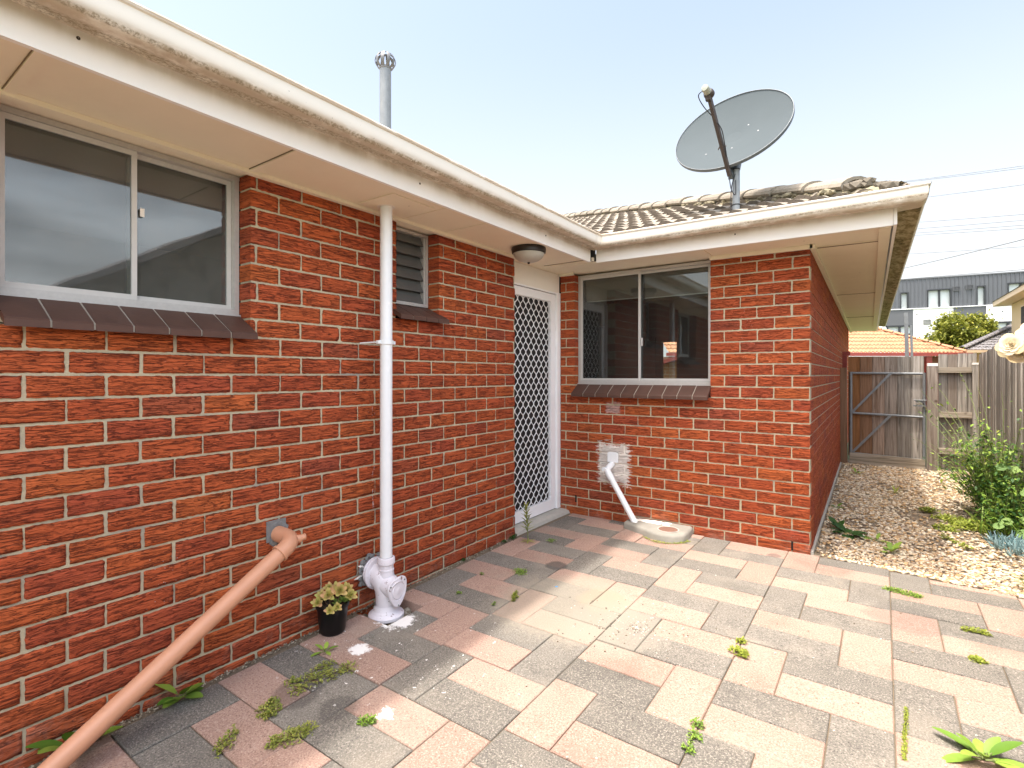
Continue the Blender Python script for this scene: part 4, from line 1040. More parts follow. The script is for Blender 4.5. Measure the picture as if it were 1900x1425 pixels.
# ------------------------------------------------------------------ pot with succulent
pt_ = thing('flower_pot', 'black plastic flower pot against the brick wall', 'flower pot', loc=(-2.286, 1.635, -.036))
PX, PY, PZ = -2.288, 1.640, -.0355
g = MB(); g.lathe([(0, 0), (.058, 0), (.062, .004), (.064, .012), (.077, .128), (.079, .130), (.082, .130), (.084, .148), (.083, .151), (.079, .151), (.075, .126), (0, .126)], (PX, PY, PZ), n=40); g.build('pot_wall', M['pot'], pt_)
g = MB(); g.lathe([(.075, .130), (.04, .134), (0, .136)], (PX, PY, PZ), n=24); g.build('potting_soil', M['potsoil'], pt_); put(pt_)
M['succ'] = mk_leaf('succulent_leaf_bright', (.50, .54, .12), (.78, .42, .24), .4, .1)
su = thing('succulent_plant', 'yellow green succulent rosettes with pink edges filling the black pot', 'plant', loc=(PX, PY, PZ + .12))
def rosette(c, r, ax, mat, n=16):
    g = MB(); ax = Vector(ax).normalized(); u = ax.cross(Vector((0, 0, 1)));
    if u.length < .1: u = Vector((1, 0, 0))
    u.normalize(); v = ax.cross(u)
    for k in range(n):
        f = k / n; a = k * 2.39996; el = .25 + 1.15 * f; L = r * (1 - .62 * f)
        d = (math.cos(a) * u + math.sin(a) * v) * math.cos(el) + ax * math.sin(el)
        g.leaf(Vector(c) + d * .003, d, L, L * .62, -.18, up=ax, col=(.15 + .85 * (1 - f) * R.random(), 0, 0), seg=4, shape=.6, fold=.25)
    return g.build('rosette', mat, su)
RO = [(-.01, -.066, .155, .026), (.02, -.035, .185, .03), (-.035, -.03, .168, .026), (.045, .005, .198, .034), (.0, .02, .190, .030), (.02, .06, .180, .030), (.055, .055, .160, .028), (-.02, .045, .17, .026), (.06, -.055, .135, .022), (.07, -.025, .14, .02), (-.045, .015, .185, .024)]
g = MB()
for (dx, dy, dz, r) in RO:
    c0 = Vector((PX + dx * 1.12, PY + dy * 1.15, PZ + dz * 1.08)); rosette(c0, r * 1.3, (dx * 5 + .75, dy * 5 - .5, .8), M['succ'], 20)
    g.tube([(PX + dx * .3, PY + dy * .3, PZ + .122), (PX + dx * .8, PY + dy * .7, PZ + (dz + .12) / 2), c0], .003, 6)
for (dx, dy, dz) in ((.045, .025, .135), (.05, .045, .130), (.03, .0, .13)): rosette((PX + dx, PY + dy, PZ + dz + .02), .028, (.4, 0, 1), M['succ2'], 12)
g.build('stem', M['stembrown'], su); put(su)

# ------------------------------------------------------------------ weeds in the joints
def weed_broad(name, c, n, L, W, label, mat='leaf', el=(.2, .8), wob=1, cat='weed', arc=(0, 6.28)):
    g = MB()
    for k in range(n):
        a = arc[0] + (arc[1] - arc[0]) * (k + R.uniform(-.3, .3)) / n; e = R.uniform(*el); l = L * R.uniform(.6, 1)
        d = Vector((math.cos(a) * math.cos(e), math.sin(a) * math.cos(e), math.sin(e)))
        g.tube([c, Vector(c) + d * l * .3], .0018, 5, 1)
        g.leaf(Vector(c) + d * l * .25, d, l * .8, W * R.uniform(.8, 1.1), .35, col=(R.random(), 0, 0), seg=6, shape=.7, fold=.22)
    return tag(g.build(name, [M[mat], M['stem']]), label, cat, None)
def weed_mat(name, pts, rad_, n, label, mat='weedolive', size=.009, hmax=.03, cat='weed'):
    g = MB()
    for (x, y, k_) in pts:
        z0 = gz(y)
        for i in range(int(n * k_ * .6)):
            a = R.uniform(0, 6.28); r = rad_ * 1.05 * k_ * R.random() ** .75; px, py = x + math.cos(a) * r, y + math.sin(a) * r
            px = max(px, -2.372); h = hmax * R.random() * (1 - (r / (rad_ * k_)) * .6)
            if R.random() < .14: g.tube([(x + R.uniform(-.01, .01), y + R.uniform(-.01, .01), z0), (px, py, z0 + h)], .0009, 4, 1, False)
            for q in range(2): g.leaf((px, py, z0 + h), (R.uniform(-1, 1), R.uniform(-1, 1), R.uniform(-.1, .9)), size * R.uniform(.65, 1.4), size * .65, .2, col=(R.random(), 0, 0), seg=2)
    return tag(g.build(name, [M[mat], M['stembrown']]), label, cat)
weed_broad('dock_weed', (-2.335, .955, -.048), 8, .12, .055, 'broad-leaved green weed at the wall foot under the terracotta pipe', 'leaf', (.3, 1.1), arc=(-1.9, 1.9))
weed_broad('dock_weed', (-2.33, .61, -.056), 9, .14, .055, 'leafy green weed behind the low end of the terracotta pipe', 'leaf', (.4, 1.2), arc=(-1.9, 1.9))
weed_broad('seedling', (-2.150, 1.500, -.038), 6, .075, .020, 'small green seedling beside the white paint splash', 'leaf', (.1, 1.2))
weed_mat('creeping_weed', [(-2.00, 1.33, 1), (-1.96, 1.40, .8), (-2.05, 1.27, .6), (-1.94, 1.47, .7), (-2.03, 1.42, .7), (-1.98, 1.25, .6)], .062, 190, 'largest olive creeping weed spreading between pavers below the pot')
weed_mat('creeping_weed', [(-1.965, 1.115, 1), (-1.935, 1.10, .7), (-1.99, 1.15, .6)], .045, 190, 'round olive weed tuft between two pink pavers')
weed_mat('creeping_weed', [(-1.745, 1.08, 1), (-1.735, 1.13, .8), (-1.77, 1.03, .7)], .048, 200, 'dense olive weed tuft at a pink paver corner near the photo bottom')
weed_mat('creeping_weed', [(-1.90, .92, .7), (-1.92, .94, .5), (-1.89, .89, .5), (-1.935, .965, .4)], .04, 110, 'sparse reddish weed sprig in the joint nearest the photo bottom', hmax=.05)
weed_mat('creeping_weed', [(-1.595, 1.285, .8), (-1.575, 1.305, .5)], .032, 150, 'tiny weed at the point where shade meets sun', 'leaf')
weed_mat('creeping_weed', [(-1.93, 2.80, 1), (-1.90, 2.775, .8)], .05, 200, 'bright green moss pad on the grey paver before the door', 'leaf', .007, .018)
weed_mat('creeping_weed', [(-2.07, 3.43, 1)], .04, 150, 'small moss dot on the paving in front of the doorstep', 'leaf', .007, .014)
weed_mat('creeping_weed', [(-1.735, 2.47, .6), (-1.75, 2.50, .5), (-1.715, 2.43, .4)], .03, 130, 'thin weed on the long paving joint in the shade', 'leafyel', .009, .03)
weed_mat('creeping_weed', [(-2.345, 3.31, .8), (-2.35, 3.2, .5), (-2.36, 2.74, .5), (-2.36, 3.36, .6)], .035, 130, 'low weeds along the wall foot beside the door', 'leafdark', .009, .02)
weed_mat('creeping_weed', [(-2.04, 2.33, .5), (-2.10, 2.62, .4), (-1.78, 2.33, .4)], .03, 110, 'specks of weed in joints right of the drain fitting', 'leaf', .008, .02)
weed_mat('creeping_weed', [(.075, 3.80, 1), (.13, 3.79, 1), (.03, 3.81, .8), (.16, 3.78, .7)], .045, 200, 'bright lime moss cushion on the pavers next to the gravel', 'leaf', .008, .018)
weed_mat('creeping_weed', [(-.548, 2.585, 1), (-.555, 2.68, .5), (-.52, 2.56, .6)], .04, 140, 'yellow green weed on the middle paving joint', 'leafyel', .012, .02)
weed_mat('creeping_weed', [(-.548, 1.90, .8), (-.56, 1.97, .7), (-.548, 1.83, .6)], .035, 120, 'small weed with tiny flowers in the near paving joint', 'leaf', .009, .03)
weed_mat('creeping_weed', [(.345, 3.10, 1)], .03, 110, 'flat pale weed on the sunny pavers at the right', 'leafyel', .014, .012)
weed_mat('creeping_weed', [(.34, 3.425, .7), (.375, 3.435, .8), (.41, 3.43, .7)], .035, 120, 'yellow green weed line in the paving gap at the right edge', 'leafyel', .010, .02)
weed_mat('joint_moss', [(.062 + .0007 * k, 2.28 + .014 * k, .35) for k in range(-6, 18)], .02, 60, 'mustard moss filling the long joint at the lower right', 'leafyel', .006, .006, 'moss')
weed_broad('dandelion', (.275, 2.34, -.020), 12, .14, .040, 'bright green dandelion rosette at the lower right corner', 'leaf', (.15, 1.0))
# tall seedling by the door
g = MB(); b0 = Vector((-2.200, 3.305, 0)); top = Vector((-2.215, 3.30, .275))
g.tube([b0, b0.lerp(top, .5) + Vector((.006, 0, 0)), top], [.0035, .003, .0015], 6, 1)
for k in range(46):
    f = .28 + .72 * k / 46; a = k * 2.4; e = .35 + .7 * f; d = Vector((math.cos(a) * math.cos(e), math.sin(a) * math.cos(e), math.sin(e)))
    g.leaf(b0.lerp(top, f), d, .072 * (1.1 - .5 * f), .013, .25, col=(R.random(), 0, 0), seg=3)
for k in range(6): a = k * 1.05; g.leaf(b0 + Vector((0, 0, .006)), (math.cos(a), math.sin(a), .25), .065, .015, .2, col=(1, 0, 0), seg=3)
tag(g.build('tall_weed', [M['weedolive'], M['stem']]), 'upright narrow-leaved weed standing in front of the screen door', 'weed')
# weeds in the gravel
weed_broad('gravel_weed', (-.235, 4.93, 0), 8, .19, .085, 'dark green leafy weed by the brick corner in the gravel', 'leafdark', (.1, .9))
weed_broad('gravel_weed', (-.30, 5.05, 0), 6, .15, .05, 'thin upright weed against the side wall corner', 'leafdark', (.5, 1.3))
weed_broad('gravel_weed', (.045, 4.60, 0), 8, .12, .035, 'mid green weed in the middle of the gravel', 'leaf', (.2, 1.1))
weed_broad('gravel_weed', (-.04, 4.86, 0), 5, .13, .03, 'lanky weed behind the mid green one in gravel', 'leaf', (.2, 1.0))
weed_broad('gravel_weed', (-.36, 5.85, 0), 5, .09, .03, 'small weed close to the side wall in the shade', 'leaf', (.2, .8))
weed_broad('gravel_weed', (.11, 6.9, 0), 6, .11, .02, 'grassy tuft in the shaded gravel toward the gate', 'leafyel', (.4, 1.2))
weed_broad('gravel_weed', (-.28, 8.0, 0), 6, .12, .03, 'little weed near the foot of the gate', 'leaf', (.2, .9))
weed_mat('ground_weed', [(.48, 5.95, 1.3), (.62, 5.85, 1.4), (.58, 5.70, 1.2), (.42, 5.55, .9), (.72, 5.72, 1.4), (.35, 6.2, .7)], .10, 260, 'bright yellow green ground weed at the foot of the shrub', 'leafyel', .022, .04)
weed_mat('ground_weed', [(.50, 5.05, .7), (.46, 5.13, .6), (.42, 5.22, .6), (.39, 5.30, .5)], .07, 90, 'scattered yellow weeds on the sunny gravel', 'leafyel', .016, .03)

# ------------------------------------------------------------------ right-hand bed
sh = thing('shrub', 'loose green shrub leaning over the gravel in front of the fence', 'shrub', loc=(.80, 6.15, 0))
g = MB(); st = MB()
tips = []
for k in range(120):
    a = R.uniform(0, 6.28); r = .46 * R.random() ** .6; tip = Vector((.78 + math.cos(a) * r * .8 - .10, 6.25 + math.sin(a) * r * 1.2, R.uniform(.30, .98) * (1 - .35 * r / .46)))
    base = Vector((.84 + R.uniform(-.06, .06), 6.2 + R.uniform(-.1, .1), 0)); mid = base.lerp(tip, .5) + Vector((R.uniform(-.05, .05), R.uniform(-.05, .05), .08))
    tips.append((base, mid, tip))
for (tx, ty, tz) in ((.33, 6.9, 1.10), (.30, 7.1, .90), (.28, 6.7, 1.02), (.42, 6.6, 1.18), (.62, 6.8, 1.30), (.72, 6.5, 1.16), (.50, 6.9, .95), (.36, 6.4, .62), (.30, 6.5, .45), (.86, 6.3, 1.12), (.93, 5.9, .95), (.45, 6.7, .80), (.26, 7.2, .60)):
    tips.append((Vector((.80, 6.2, .02)), Vector(((.80 + tx) / 2 + .06, (6.2 + ty) / 2, tz * .68)), Vector((tx, ty, tz))))
for base, mid, tip in tips:
    P_ = [base * (1 - t) ** 2 + mid * 2 * t * (1 - t) + tip * t * t for t in [q / 7 for q in range(8)]]
    st.tube(P_, [.005, .0045, .004, .0035, .003, .0025, .002, .0012], 5, 0, False)
    n = 34 if tip.z < 1.0 and tip.x > .42 else 13
    for q in range(n):
        f = R.uniform(.22, 1); i = min(6, int(f * 7)); p = P_[i].lerp(P_[i + 1], f * 7 - i)
        p = p + Vector((R.gauss(0, .028), R.gauss(0, .028), R.gauss(0, .024)))
        d = Vector((R.uniform(-1, 1), R.uniform(-1, 1), R.uniform(-.5, .8))); L = R.uniform(.022, .052)
        yel = 2 if R.random() < .08 else (1 if R.random() < .35 else 0)
        g.leaf(p, d, L, L * R.uniform(.35, .6), .3, mi=yel, col=(R.random(), 0, 0), seg=2)
g.build('foliage', [M['leaf'], M['leafdark'], M['leafyel']], sh); st.build('stem', M['stem'], sh); put(sh)
# second leafy mass at the frame edge
sb = thing('leafy_plant', 'dark green leafy plants at the right edge between shrub and blue succulents', 'plant', loc=(.92, 5.9, 0))
g = MB(); st = MB()
for k in range(90):
    base = Vector((R.uniform(.72, 1.0), R.uniform(5.45, 6.15), 0)); tip = base + Vector((R.uniform(-.14, .06), R.uniform(-.15, .1), R.uniform(.12, .48)))
    st.tube([base, tip], [.003, .0015], 4, 0, False)
    for q in range(26):
        p = base.lerp(tip, R.uniform(.15, 1)) + Vector((R.gauss(0, .03), R.gauss(0, .03), R.gauss(0, .02))); L = R.uniform(.02, .05)
        g.leaf(p, (R.uniform(-1, 1), R.uniform(-1, 1), R.uniform(-.3, .8)), L, L * .5, .3, mi=R.randrange(2), col=(R.random(), 0, 0), seg=2)
for (x, y, z, L) in ((.80, 5.42, .17, .075), (.74, 5.36, .14, .065), (.90, 5.40, .20, .075), (.84, 5.9, .52, .085), (.92, 5.95, .50, .09), (.96, 5.7, .36, .085), (.88, 5.3, .12, .09)):
    st.tube([(x + .03, y + .05, 0), (x, y, z)], .003, 5, 0, False)
    g.leaf((x, y, z), (-.75, -.35, -.25), L, L * .85, .15, up=(-.2, -.75, .65), mi=0, col=(R.random() * .45, 0, 0), seg=6, shape=.5, fold=.15)
for k in range(60):
    b0_ = Vector((R.uniform(.62, 1.0), R.uniform(5.3, 5.8), 0)); g.leaf(b0_, (R.uniform(-.7, .2), R.uniform(-.6, .2), 1), R.uniform(.14, .30), .009, .5, col=(R.random(), 0, 0), seg=5)
g.build('foliage', [M['leaf'], M['leafdark'], M['leafyel']], sb); st.build('stem', M['stem'], sb); put(sb)
g = MB()
for k in range(330):
    bx, by = .66 + R.random() * .36, 4.93 + R.random() * .42
    if bx < .72 and by < 5.05: continue
    a = R.uniform(0, 6.28); e = R.uniform(.35, 1.3); L = R.uniform(.05, .085); base = Vector((bx, by, R.uniform(.0, .05))); d = Vector((math.cos(a) * math.cos(e) - .15, math.sin(a) * math.cos(e) - .25, math.sin(e)))
    m_ = base + d * L * .5; t_ = m_ + (d + Vector((0, 0, .5))).normalized() * L * .55; cc = (R.random(), 0, 0)
    g.tube([base, m_, t_], [.004, .0055, .0018], 6, 0, True, cc)
tag(g.build('succulent_groundcover', M['bluesucc']), 'silvery blue finger succulents spilling onto the gravel', 'plant')
g = MB()
for k in range(14):
    g.leaf((.72 + R.uniform(-.02, .02), 4.28 + R.uniform(-.02, .02), 0), (R.uniform(-.9, .3), R.uniform(-.8, .6), R.uniform(.2, 1)), R.uniform(.08, .17), .007, .4, col=(R.random(), 0, 0), seg=4)
tag(g.build('dry_weed', M['weedolive']), 'wispy dry weed at the corner of paving and gravel', 'weed')

# rose bush reaching in from the right
rb = thing('rose_bush', 'cream yellow rose blooms reaching in from the right edge before the fence', 'rose', loc=(1.05, 3.35, 0))
def rose(c, r, ax, n=26):
    g = MB(); ax = Vector(ax).normalized(); u = ax.cross(Vector((0, 0, 1))).normalized(); v = ax.cross(u); c = Vector(c)
    for k in range(n):
        f = k / n; a = k * 2.39996 + R.uniform(-.2, .2); ringr = r * (.12 + .80 * f); open_ = .2 + 1.15 * f; Lp = r * (.55 + .35 * f); Wp = r * (.55 + .5 * f)
        rd = math.cos(a) * u + math.sin(a) * v; tg = -math.sin(a) * u + math.cos(a) * v; col = (.10 + R.random() * .25 + (.45 if f > .8 else 0), 0, 0)
        rows = []
        for q in range(5):
            t = q / 4; up = ax * (Lp * math.cos(open_ * t) * t); outw = rd * (ringr * (.25 + .75 * t) + Lp * math.sin(open_ * t) * t * .45); row = []
            wd = Wp * (math.sin(.35 + t * 2.1)) * .62
            for s_ in (-1, -.5, 0, .5, 1):
                row.append(g.pt(c + outw + up + tg * s_ * wd - rd * (s_ * s_) * wd * .42 + ax * (.05 * r * mnoise.noise(Vector((s_ * 2, q, k))))))
            rows.append(row)
        for q in range(4):
            for s_ in range(4): g.face((rows[q][s_], rows[q][s_ + 1], rows[q + 1][s_ + 1], rows[q + 1][s_]), 0, True, col)
    return g.build('bloom', M['petal'], rb)
rose((.475, 3.235, 1.400), .050, (-.35, -.75, .25)); rose((.545, 3.25, 1.455), .052, (-.2, -.7, .6)); rose((.600, 3.22, 1.392), .06, (.1, -.8, .2)); rose((.510, 3.29, 1.372), .046, (-.3, -.6, -.5))
g = MB(); g.tube([(1.05, 3.35, 0), (.98, 3.38, .8), (.78, 3.36, 1.30), (.56, 3.30, 1.385)], [.012, .009, .006, .004], 8); g.tube([(.80, 3.36, 1.28), (.66, 3.32, 1.36), (.47, 3.27, 1.385)], .0035, 6); g.tube([(.78, 3.36, 1.30), (.62, 3.3, 1.42), (.53, 3.27, 1.44)], .0035, 6)
g.build('stem', M['stem'], rb)
g = MB()
for k in range(40):
    t = R.random(); p = Vector((1.02, 3.37, .5)).lerp(Vector((.72, 3.34, 1.32)), t) + Vector((R.gauss(.04, .05), R.gauss(0, .06), R.gauss(0, .05))); g.leaf(p, (R.uniform(-.6, 1), R.uniform(-1, 1), R.uniform(-.3, .5)), .05, .03, .2, col=(R.random(), 0, 0), seg=4)
g.build('foliage', M['leafdark'], rb); put(rb)

# ------------------------------------------------------------------ gate and fences
gt = thing('timber_gate', 'weathered timber gate on a galvanised steel frame closing the side passage', 'gate', loc=(.04, 8.95, 0))
def boards(mb, x0, x1, y, z0, z1, n, warm=0, gapd=.012):
    w_ = (x1 - x0) / n
    for i in range(n):
        a = x0 + i * w_; wm = max(0, warm - i * .28) if warm else (.12 if R.random() < .2 else 0)
        zz = z1 + R.uniform(-.006, .006); yy = y + (gapd if i % 2 else 0)
        mb.box(a + .003, a + w_ - .003, y, y + .014, z0 + R.uniform(0, .01), zz, 0, (R.random(), min(1, wm), 0))
        if i: mb.box(a - .03, a + .03, y + .016, y + .028, z0, z1 - .02, 0, (1, wm * .5, 0))  # darkened backing strip, shade put into the gaps between boards
g = MB(); boards(g, -.41, .455, 8.955, .10, 1.522, 6, 1.0, .0125); g.build('board_panel', M['wood'], gt)
g = MB(); r_ = .016
def gp(a, b, r=r_): g.tube([a, b], r, 12)
yf = 8.925
gp((-.375, yf, .03), (-.375, yf, 1.315), .019); gp((.452, yf, .04), (.452, yf, 1.300), .019); gp((-.375, yf, 1.297), (.452, yf, 1.285)); gp((-.375, yf, .725), (.452, yf, .700)); gp((-.375, yf, .15), (.452, yf, .12))
g.build('frame', M['galv'], gt)
g = MB(); g.beam((-.36, yf - .018, .735), (.09, yf - .018, 1.295), .03, .01, up=(0, 1, 0)); g.beam((-.36, yf - .018, .16), (.09, yf - .018, .715), .03, .01, up=(0, 1, 0)); g.pieces('brace', M['galv'], gt)
g = MB(); g.box(-.39, .462, 8.895, 8.922, -.0, .16, 0, (.2, 0, 0)); g.v = [(x, y, z - (x + .39) * .03) for x, y, z in g.v]; g.build('kick_board', M['woodh'], gt)
g = MB(); g.box(.33, .475, 8.89, 8.905, .845, .865); g.box(.36, .45, 8.885, 8.905, .90, .925); g.tube([(.34, 8.88, .93), (.50, 8.88, .93)], .007, 8); g.build('latch', M['galv'], gt); put(gt)
g = MB(); g.box(-.497, -.415, 8.88, 8.97, -.05, 1.375, 0, (1.0, .6, 0)); g.v = [(x - (.012 if z > 1 else 0) , y, z) for x, y, z in g.v]
tag(g.build('gate_post', M['wood']), 'dark brown timber post bolted to the brick wall at the gate hinge side', 'post')
g = MB(); g.box(-.50, -.44, 9.3, 9.36, -.05, 1.62, 0, (0, 1, 0)); g.box(-.50, -.40, 9.28, 9.30, 1.56, 1.62, 0, (0, 1, 0))
tag(g.build('timber_post', M['redpaint']), 'dark red post end showing just above the gate by the wall', 'post')
fe = thing('timber_fence', 'short grey paling fence with three rails between the gate and the side fence', 'fence', loc=(.77, 8.95, 0))
g = MB(); boards(g, .60, .99, 8.955, .02, 1.545, 4, 0); g.build('palings', M['wood'], fe)
g = MB()
for z in (1.335, .745, .265): g.box(.596, .935, 8.905, 8.953, z - .036, z + .036, 0, (R.random() * .4, 0, 0))
g.pieces('rail', M['woodh'], fe)
g = MB(); g.box(.476, .590, 8.862, 8.96, -.05, 1.385, 0, (.6, .15, 0)); g.build('post', M['wood'], fe); g = MB(); g.box(.482, .592, 8.860, 8.962, 1.386, 1.425, 0, (0, 0, 0)); g.build('post_cap', M['trim'], fe)
g = MB(); g.box(.936, .995, 8.87, 8.953, -.05, 1.40, 0, (.1, 0, 0)); g.build('post', M['wood'], fe); g = MB(); g.box(.935, .996, 8.868, 8.95, 1.401, 1.425, 0, (0, 0, 0)); g.build('post_cap', M['trim'], fe); put(fe)
sf = thing('side_fence', 'long weathered grey paling fence running down the right side of the passage', 'fence', loc=(1.02, 4, 0))
g = MB(); y = 8.95; i = 0
while y > -4:
    w_ = R.uniform(.078, .092); xo = 1.0 if i % 2 else 1.030; w_ = w_ if i % 2 else .075
    h = 1.545 + .035 * max(0, min(1, (8.6 - y) / .8)) - .02 * max(0, min(1, (y - 8.7) / .2)) + R.uniform(-.008, .008)
    yo = 0 if i % 2 else .025
    g.box(xo + R.uniform(-.006, .006), xo + .018, y - w_ + yo, y + yo, .0, h - (0 if i % 2 else .012), 0, (R.random(), .1 * (R.random() < .2), 0)); y -= (w_ + .012 if i % 2 else .032); i += 1
g.build('palings', M['wood'], sf)
g = MB(); g.box(1.034, 1.075, -4, 8.95, .22, .30); g.box(1.034, 1.075, -4, 8.95, 1.2, 1.28); g.pieces('rail', M['woodh'], sf); put(sf)
pl = thing('steel_post', 'pale galvanised steel post sticking up behind the gate', 'post', loc=(.29, 9.35, 0))
g = MB(); g.beam((.315, 9.35, -.1), (.268, 9.35, 2.16), .045, .035, up=(0, 1, 0)); g.build('upright', M['galv'], pl); g = MB(); g.beam((.345, 9.38, 1.2), (.328, 9.38, 1.98), .03, .03, up=(0, 1, 0)); g.pieces('brace', M['galv'], pl); put(pl)
# ------------------------------------------------------------------ beyond the fence
YAW = .6178
LF = lambda p: Vector((math.cos(YAW) * p[0] - math.sin(YAW) * p[1], math.sin(YAW) * p[0] + math.cos(YAW) * p[1], p[2]))   # building frame turned like the neighbours' lots
ga = thing('garage', 'low garage with an orange tiled hip roof and dark red gutter beyond the gate', 'garage', loc=LF((14, 22, 0)))
g = MB(); g.T = LF
tile_face(g, 7, .30, lambda y: 6.0, lambda y: 17.42 - (y - 20), 20, 2.11, .53, .15, .035, .05, .05)
g.build('roof', [M['orange'], M['orange']], ga)
g = MB(); g.T = LF
for i in range(8): 
    p = Vector((17.40 - i * .27, 20.02 + i * .27, 2.17 + i * .27 * .53)); ridge_cap(p, Vector((-1, 1, .53)), .36, .10, .07, .02, g, i)
for i in range(30): ridge_cap(Vector((15.35 - i * .36, 22.05, 3.21)), Vector((-1, 0, 0)), .38, .10, .07, .02, g, i)
g.build('ridge_tile', M['orange'], ga)
g = MB(); g.T = LF; g.box(5.9, 17.55, 19.86, 19.99, 1.99, 2.115); g.build('gutter', M['redpaint'], ga)
g = MB(); g.T = LF; g.box(6.2, 16.9, 20.6, 24, -.1, 2.0); g.build('wall', plain('garage_wall', (.20, .09, .06), .9, 0, .2, 3), ga)
g = MB(); g.T = LF; g.box(15.9, 16.12, 20.02, 20.2, -.1, 1.99); g.build('post', M['redpaint'], ga); put(ga)
dh = thing('tiled_roof_house', 'neighbouring house with a dark charcoal tiled roof seen above the corner of the fence', 'house', loc=LF((23, 24, 0)))
g = MB(); g.T = LF; tile_face(g, 10, .30, lambda y: 18.97 + (y - 22) * 1.68, lambda y: 27, 22, 2.31, .42, .15, .035, .05, .06); g.build('roof', [M['darktile'], M['darktile']], dh)
g = MB(); g.T = LF
for i in range(17): s_ = i * .37; dd = Vector((1.68, 1, .42)).normalized(); ridge_cap(Vector((18.97, 22, 2.40)) + dd * s_, dd, .42, .12, .08, .02, g, i)
g.build('ridge_tile', M['darktile'], dh)
g = MB(); g.T = LF; g.box(18.8, 27, 21.85, 21.98, 2.20, 2.31); g.build('gutter', M['beigetrim'], dh)
g = MB(); g.T = LF; g.box(19.5, 27, 22.4, 22.9, -.1, 2.2); g.build('wall', M['beige'], dh); put(dh)
bh = thing('beige_house', 'two storey beige rendered house with cream eaves at the right edge', 'house', loc=LF((23.5, 22, 0)))
W0 = Vector((22.78, 23.8, 0)); e_ = Vector((-.563, -.826, 0)); q_ = Vector((.826, -.563, 0))
BT = lambda p: LF(W0 + e_ * p[0] + q_ * p[1] + Vector((0, 0, p[2])))
g = MB(); g.T = BT; g.box(0, 8, .0, 6, -.1, 4.48); g.build('wall', M['beige'], bh)
g = MB(); g.T = BT; g.box(-.5, 8.5, -.52, 6.5, 4.50, 4.54); g.box(-.55, 8.5, -.56, -.52, 4.48, 4.68); g.box(-.55, -.5, -.52, 6.5, 4.48, 4.68); g.build('eave', M['beigetrim'], bh)
g = MB(); g.T = BT; g.loft([[(-.6, -.6, 4.69), (8.6, -.6, 4.69), (8.6, 6.6, 4.69), (-.6, 6.6, 4.69)], [(3, 3, 5.7), (5, 3, 5.7), (5, 3.1, 5.7), (3, 3.1, 5.7)]], True, True); g.build('roof', M['darktile'], bh)
g = MB(); g.T = BT; g.box(1.9, 2.6, -.03, .02, 3.1, 4.2, 0); g.box(1.95, 2.55, -.035, -.028, 3.15, 4.15, 1); g.build('window', [M['beigetrim'], M['dark']], bh); put(bh)

ap = thing('apartment_building', 'modern apartment block with charcoal metal cladding over white and grey panels', 'building', loc=(6, 76, 0))
AO = Vector((1.504, 74.675, 0)); AU = Vector((.98959, .14393, 0)); AN = Vector((.14393, -.98959, 0))
AT = frame(AO, AU, AN)
U0_, U1_ = -6, 20
tops = [(.15, .90, 8.84, 10.72), (2.62, 4.75, 8.84, 10.86), (6.9, 7.65, 8.84, 10.96), (9.46, 11.6, 8.84, 11.08), (14, 16, 8.84, 11.1)]
g = MB(); g.T = AT
for r in [q for t in [[(U0_, U1_, 8.83, 12.1)]] for q in t]:
    rs = [r]
    for h in tops: rs = [x for y in rs for x in subtract([y], h)]
    for (a, b, c, d) in rs:
        g.box(a, b, -.3, 0, c, d)
        n = int((b - a) / .36); 
        for i in range(int(a / .36) + (1 if a > 0 else 0), int(b / .36) + 1):
            u = i * .36
            if a + .03 < u < b - .03: g.box(u - .025, u + .025, .001, .07, c, d)
g.build('cladding', M['cladding'], ap)
g = MB(); g.T = AT; g.box(U0_, U1_, -6, .08, 12.1, 12.22); g.box(U0_, U1_, -6, -.31, 0, 12.09); g.build('roof', M['claddark'], ap)
for (a, b, c, d) in tops:
    g = MB(); g.T = AT; t_ = .14
    g.box(a, a + .06, -.25, .12, c, d); g.box(b - t_, b, -.25, .12, c, d); g.box(a + .06, b - t_, -.25, .12, d - .13, d)
    if b - a > 1.2: g.box((a + b) / 2 - .08, (a + b) / 2 + .08, -.25, -.02, c, d - .13)
    wf = g.build('window', M['frameblack'], ap); g = MB(); g.T = AT; g.box(a + .06, b - t_, -.24, -.2, c, d - .13); g.build('pane', M['winwhite'], wf)
g = MB(); g.T = AT; g.box(U0_, U1_, -.3, .14, 8.74, 8.83); g.build('ledge', M['render'], ap)
g = MB(); g.T = AT
rects = [(U0_, U1_, 0, 8.74)]
lows = [(-1.17, 1.30, 5.5, 6.95), (4.91, 7.65, 5.3, 6.83), (8.41, 10.6, 5.6, 7.0)]
for h in [(-1.27, 1.30, 6.78, 8.74), (4.91, 7.65, 6.84, 8.74)] + lows: rects = [x for y in rects for x in subtract([y], h)]
for (a, b, c, d) in rects: g.box(a, b, -.3, 0, c, d)
g.box(7.66, 8.14, .0, .18, 0, 8.73)
g.build('wall', M['render'], ap)
for (a, b, c, d) in ((-1.27, 1.30, 6.96, 8.735), (4.91, 7.65, 6.84, 8.735)):
    g = MB(); g.T = AT; g.box(a, b, -.3, .06, c, d); g.build('panel', M['claddark'], ap)
for (a, b, c, d) in lows:
    g = MB(); g.T = AT; g.box(a, a + .15, -.2, .08, c, d); g.box(b - .15, b, -.2, .08, c, d); g.box(a + .15, b - .15, -.2, .08, d - .16, d); g.box((a + b) / 2 - .1, (a + b) / 2 + .1, -.2, .05, c, d - .16); g.box(a + .15, b - .15, -.2, .03, c, c + .5)
    wf = g.build('window', M['frameblack'], ap); g = MB(); g.T = AT; g.box(a + .15, b - .15, -.22, -.18, c + .5, d - .16); g.build('pane', M['winwhite'], wf)
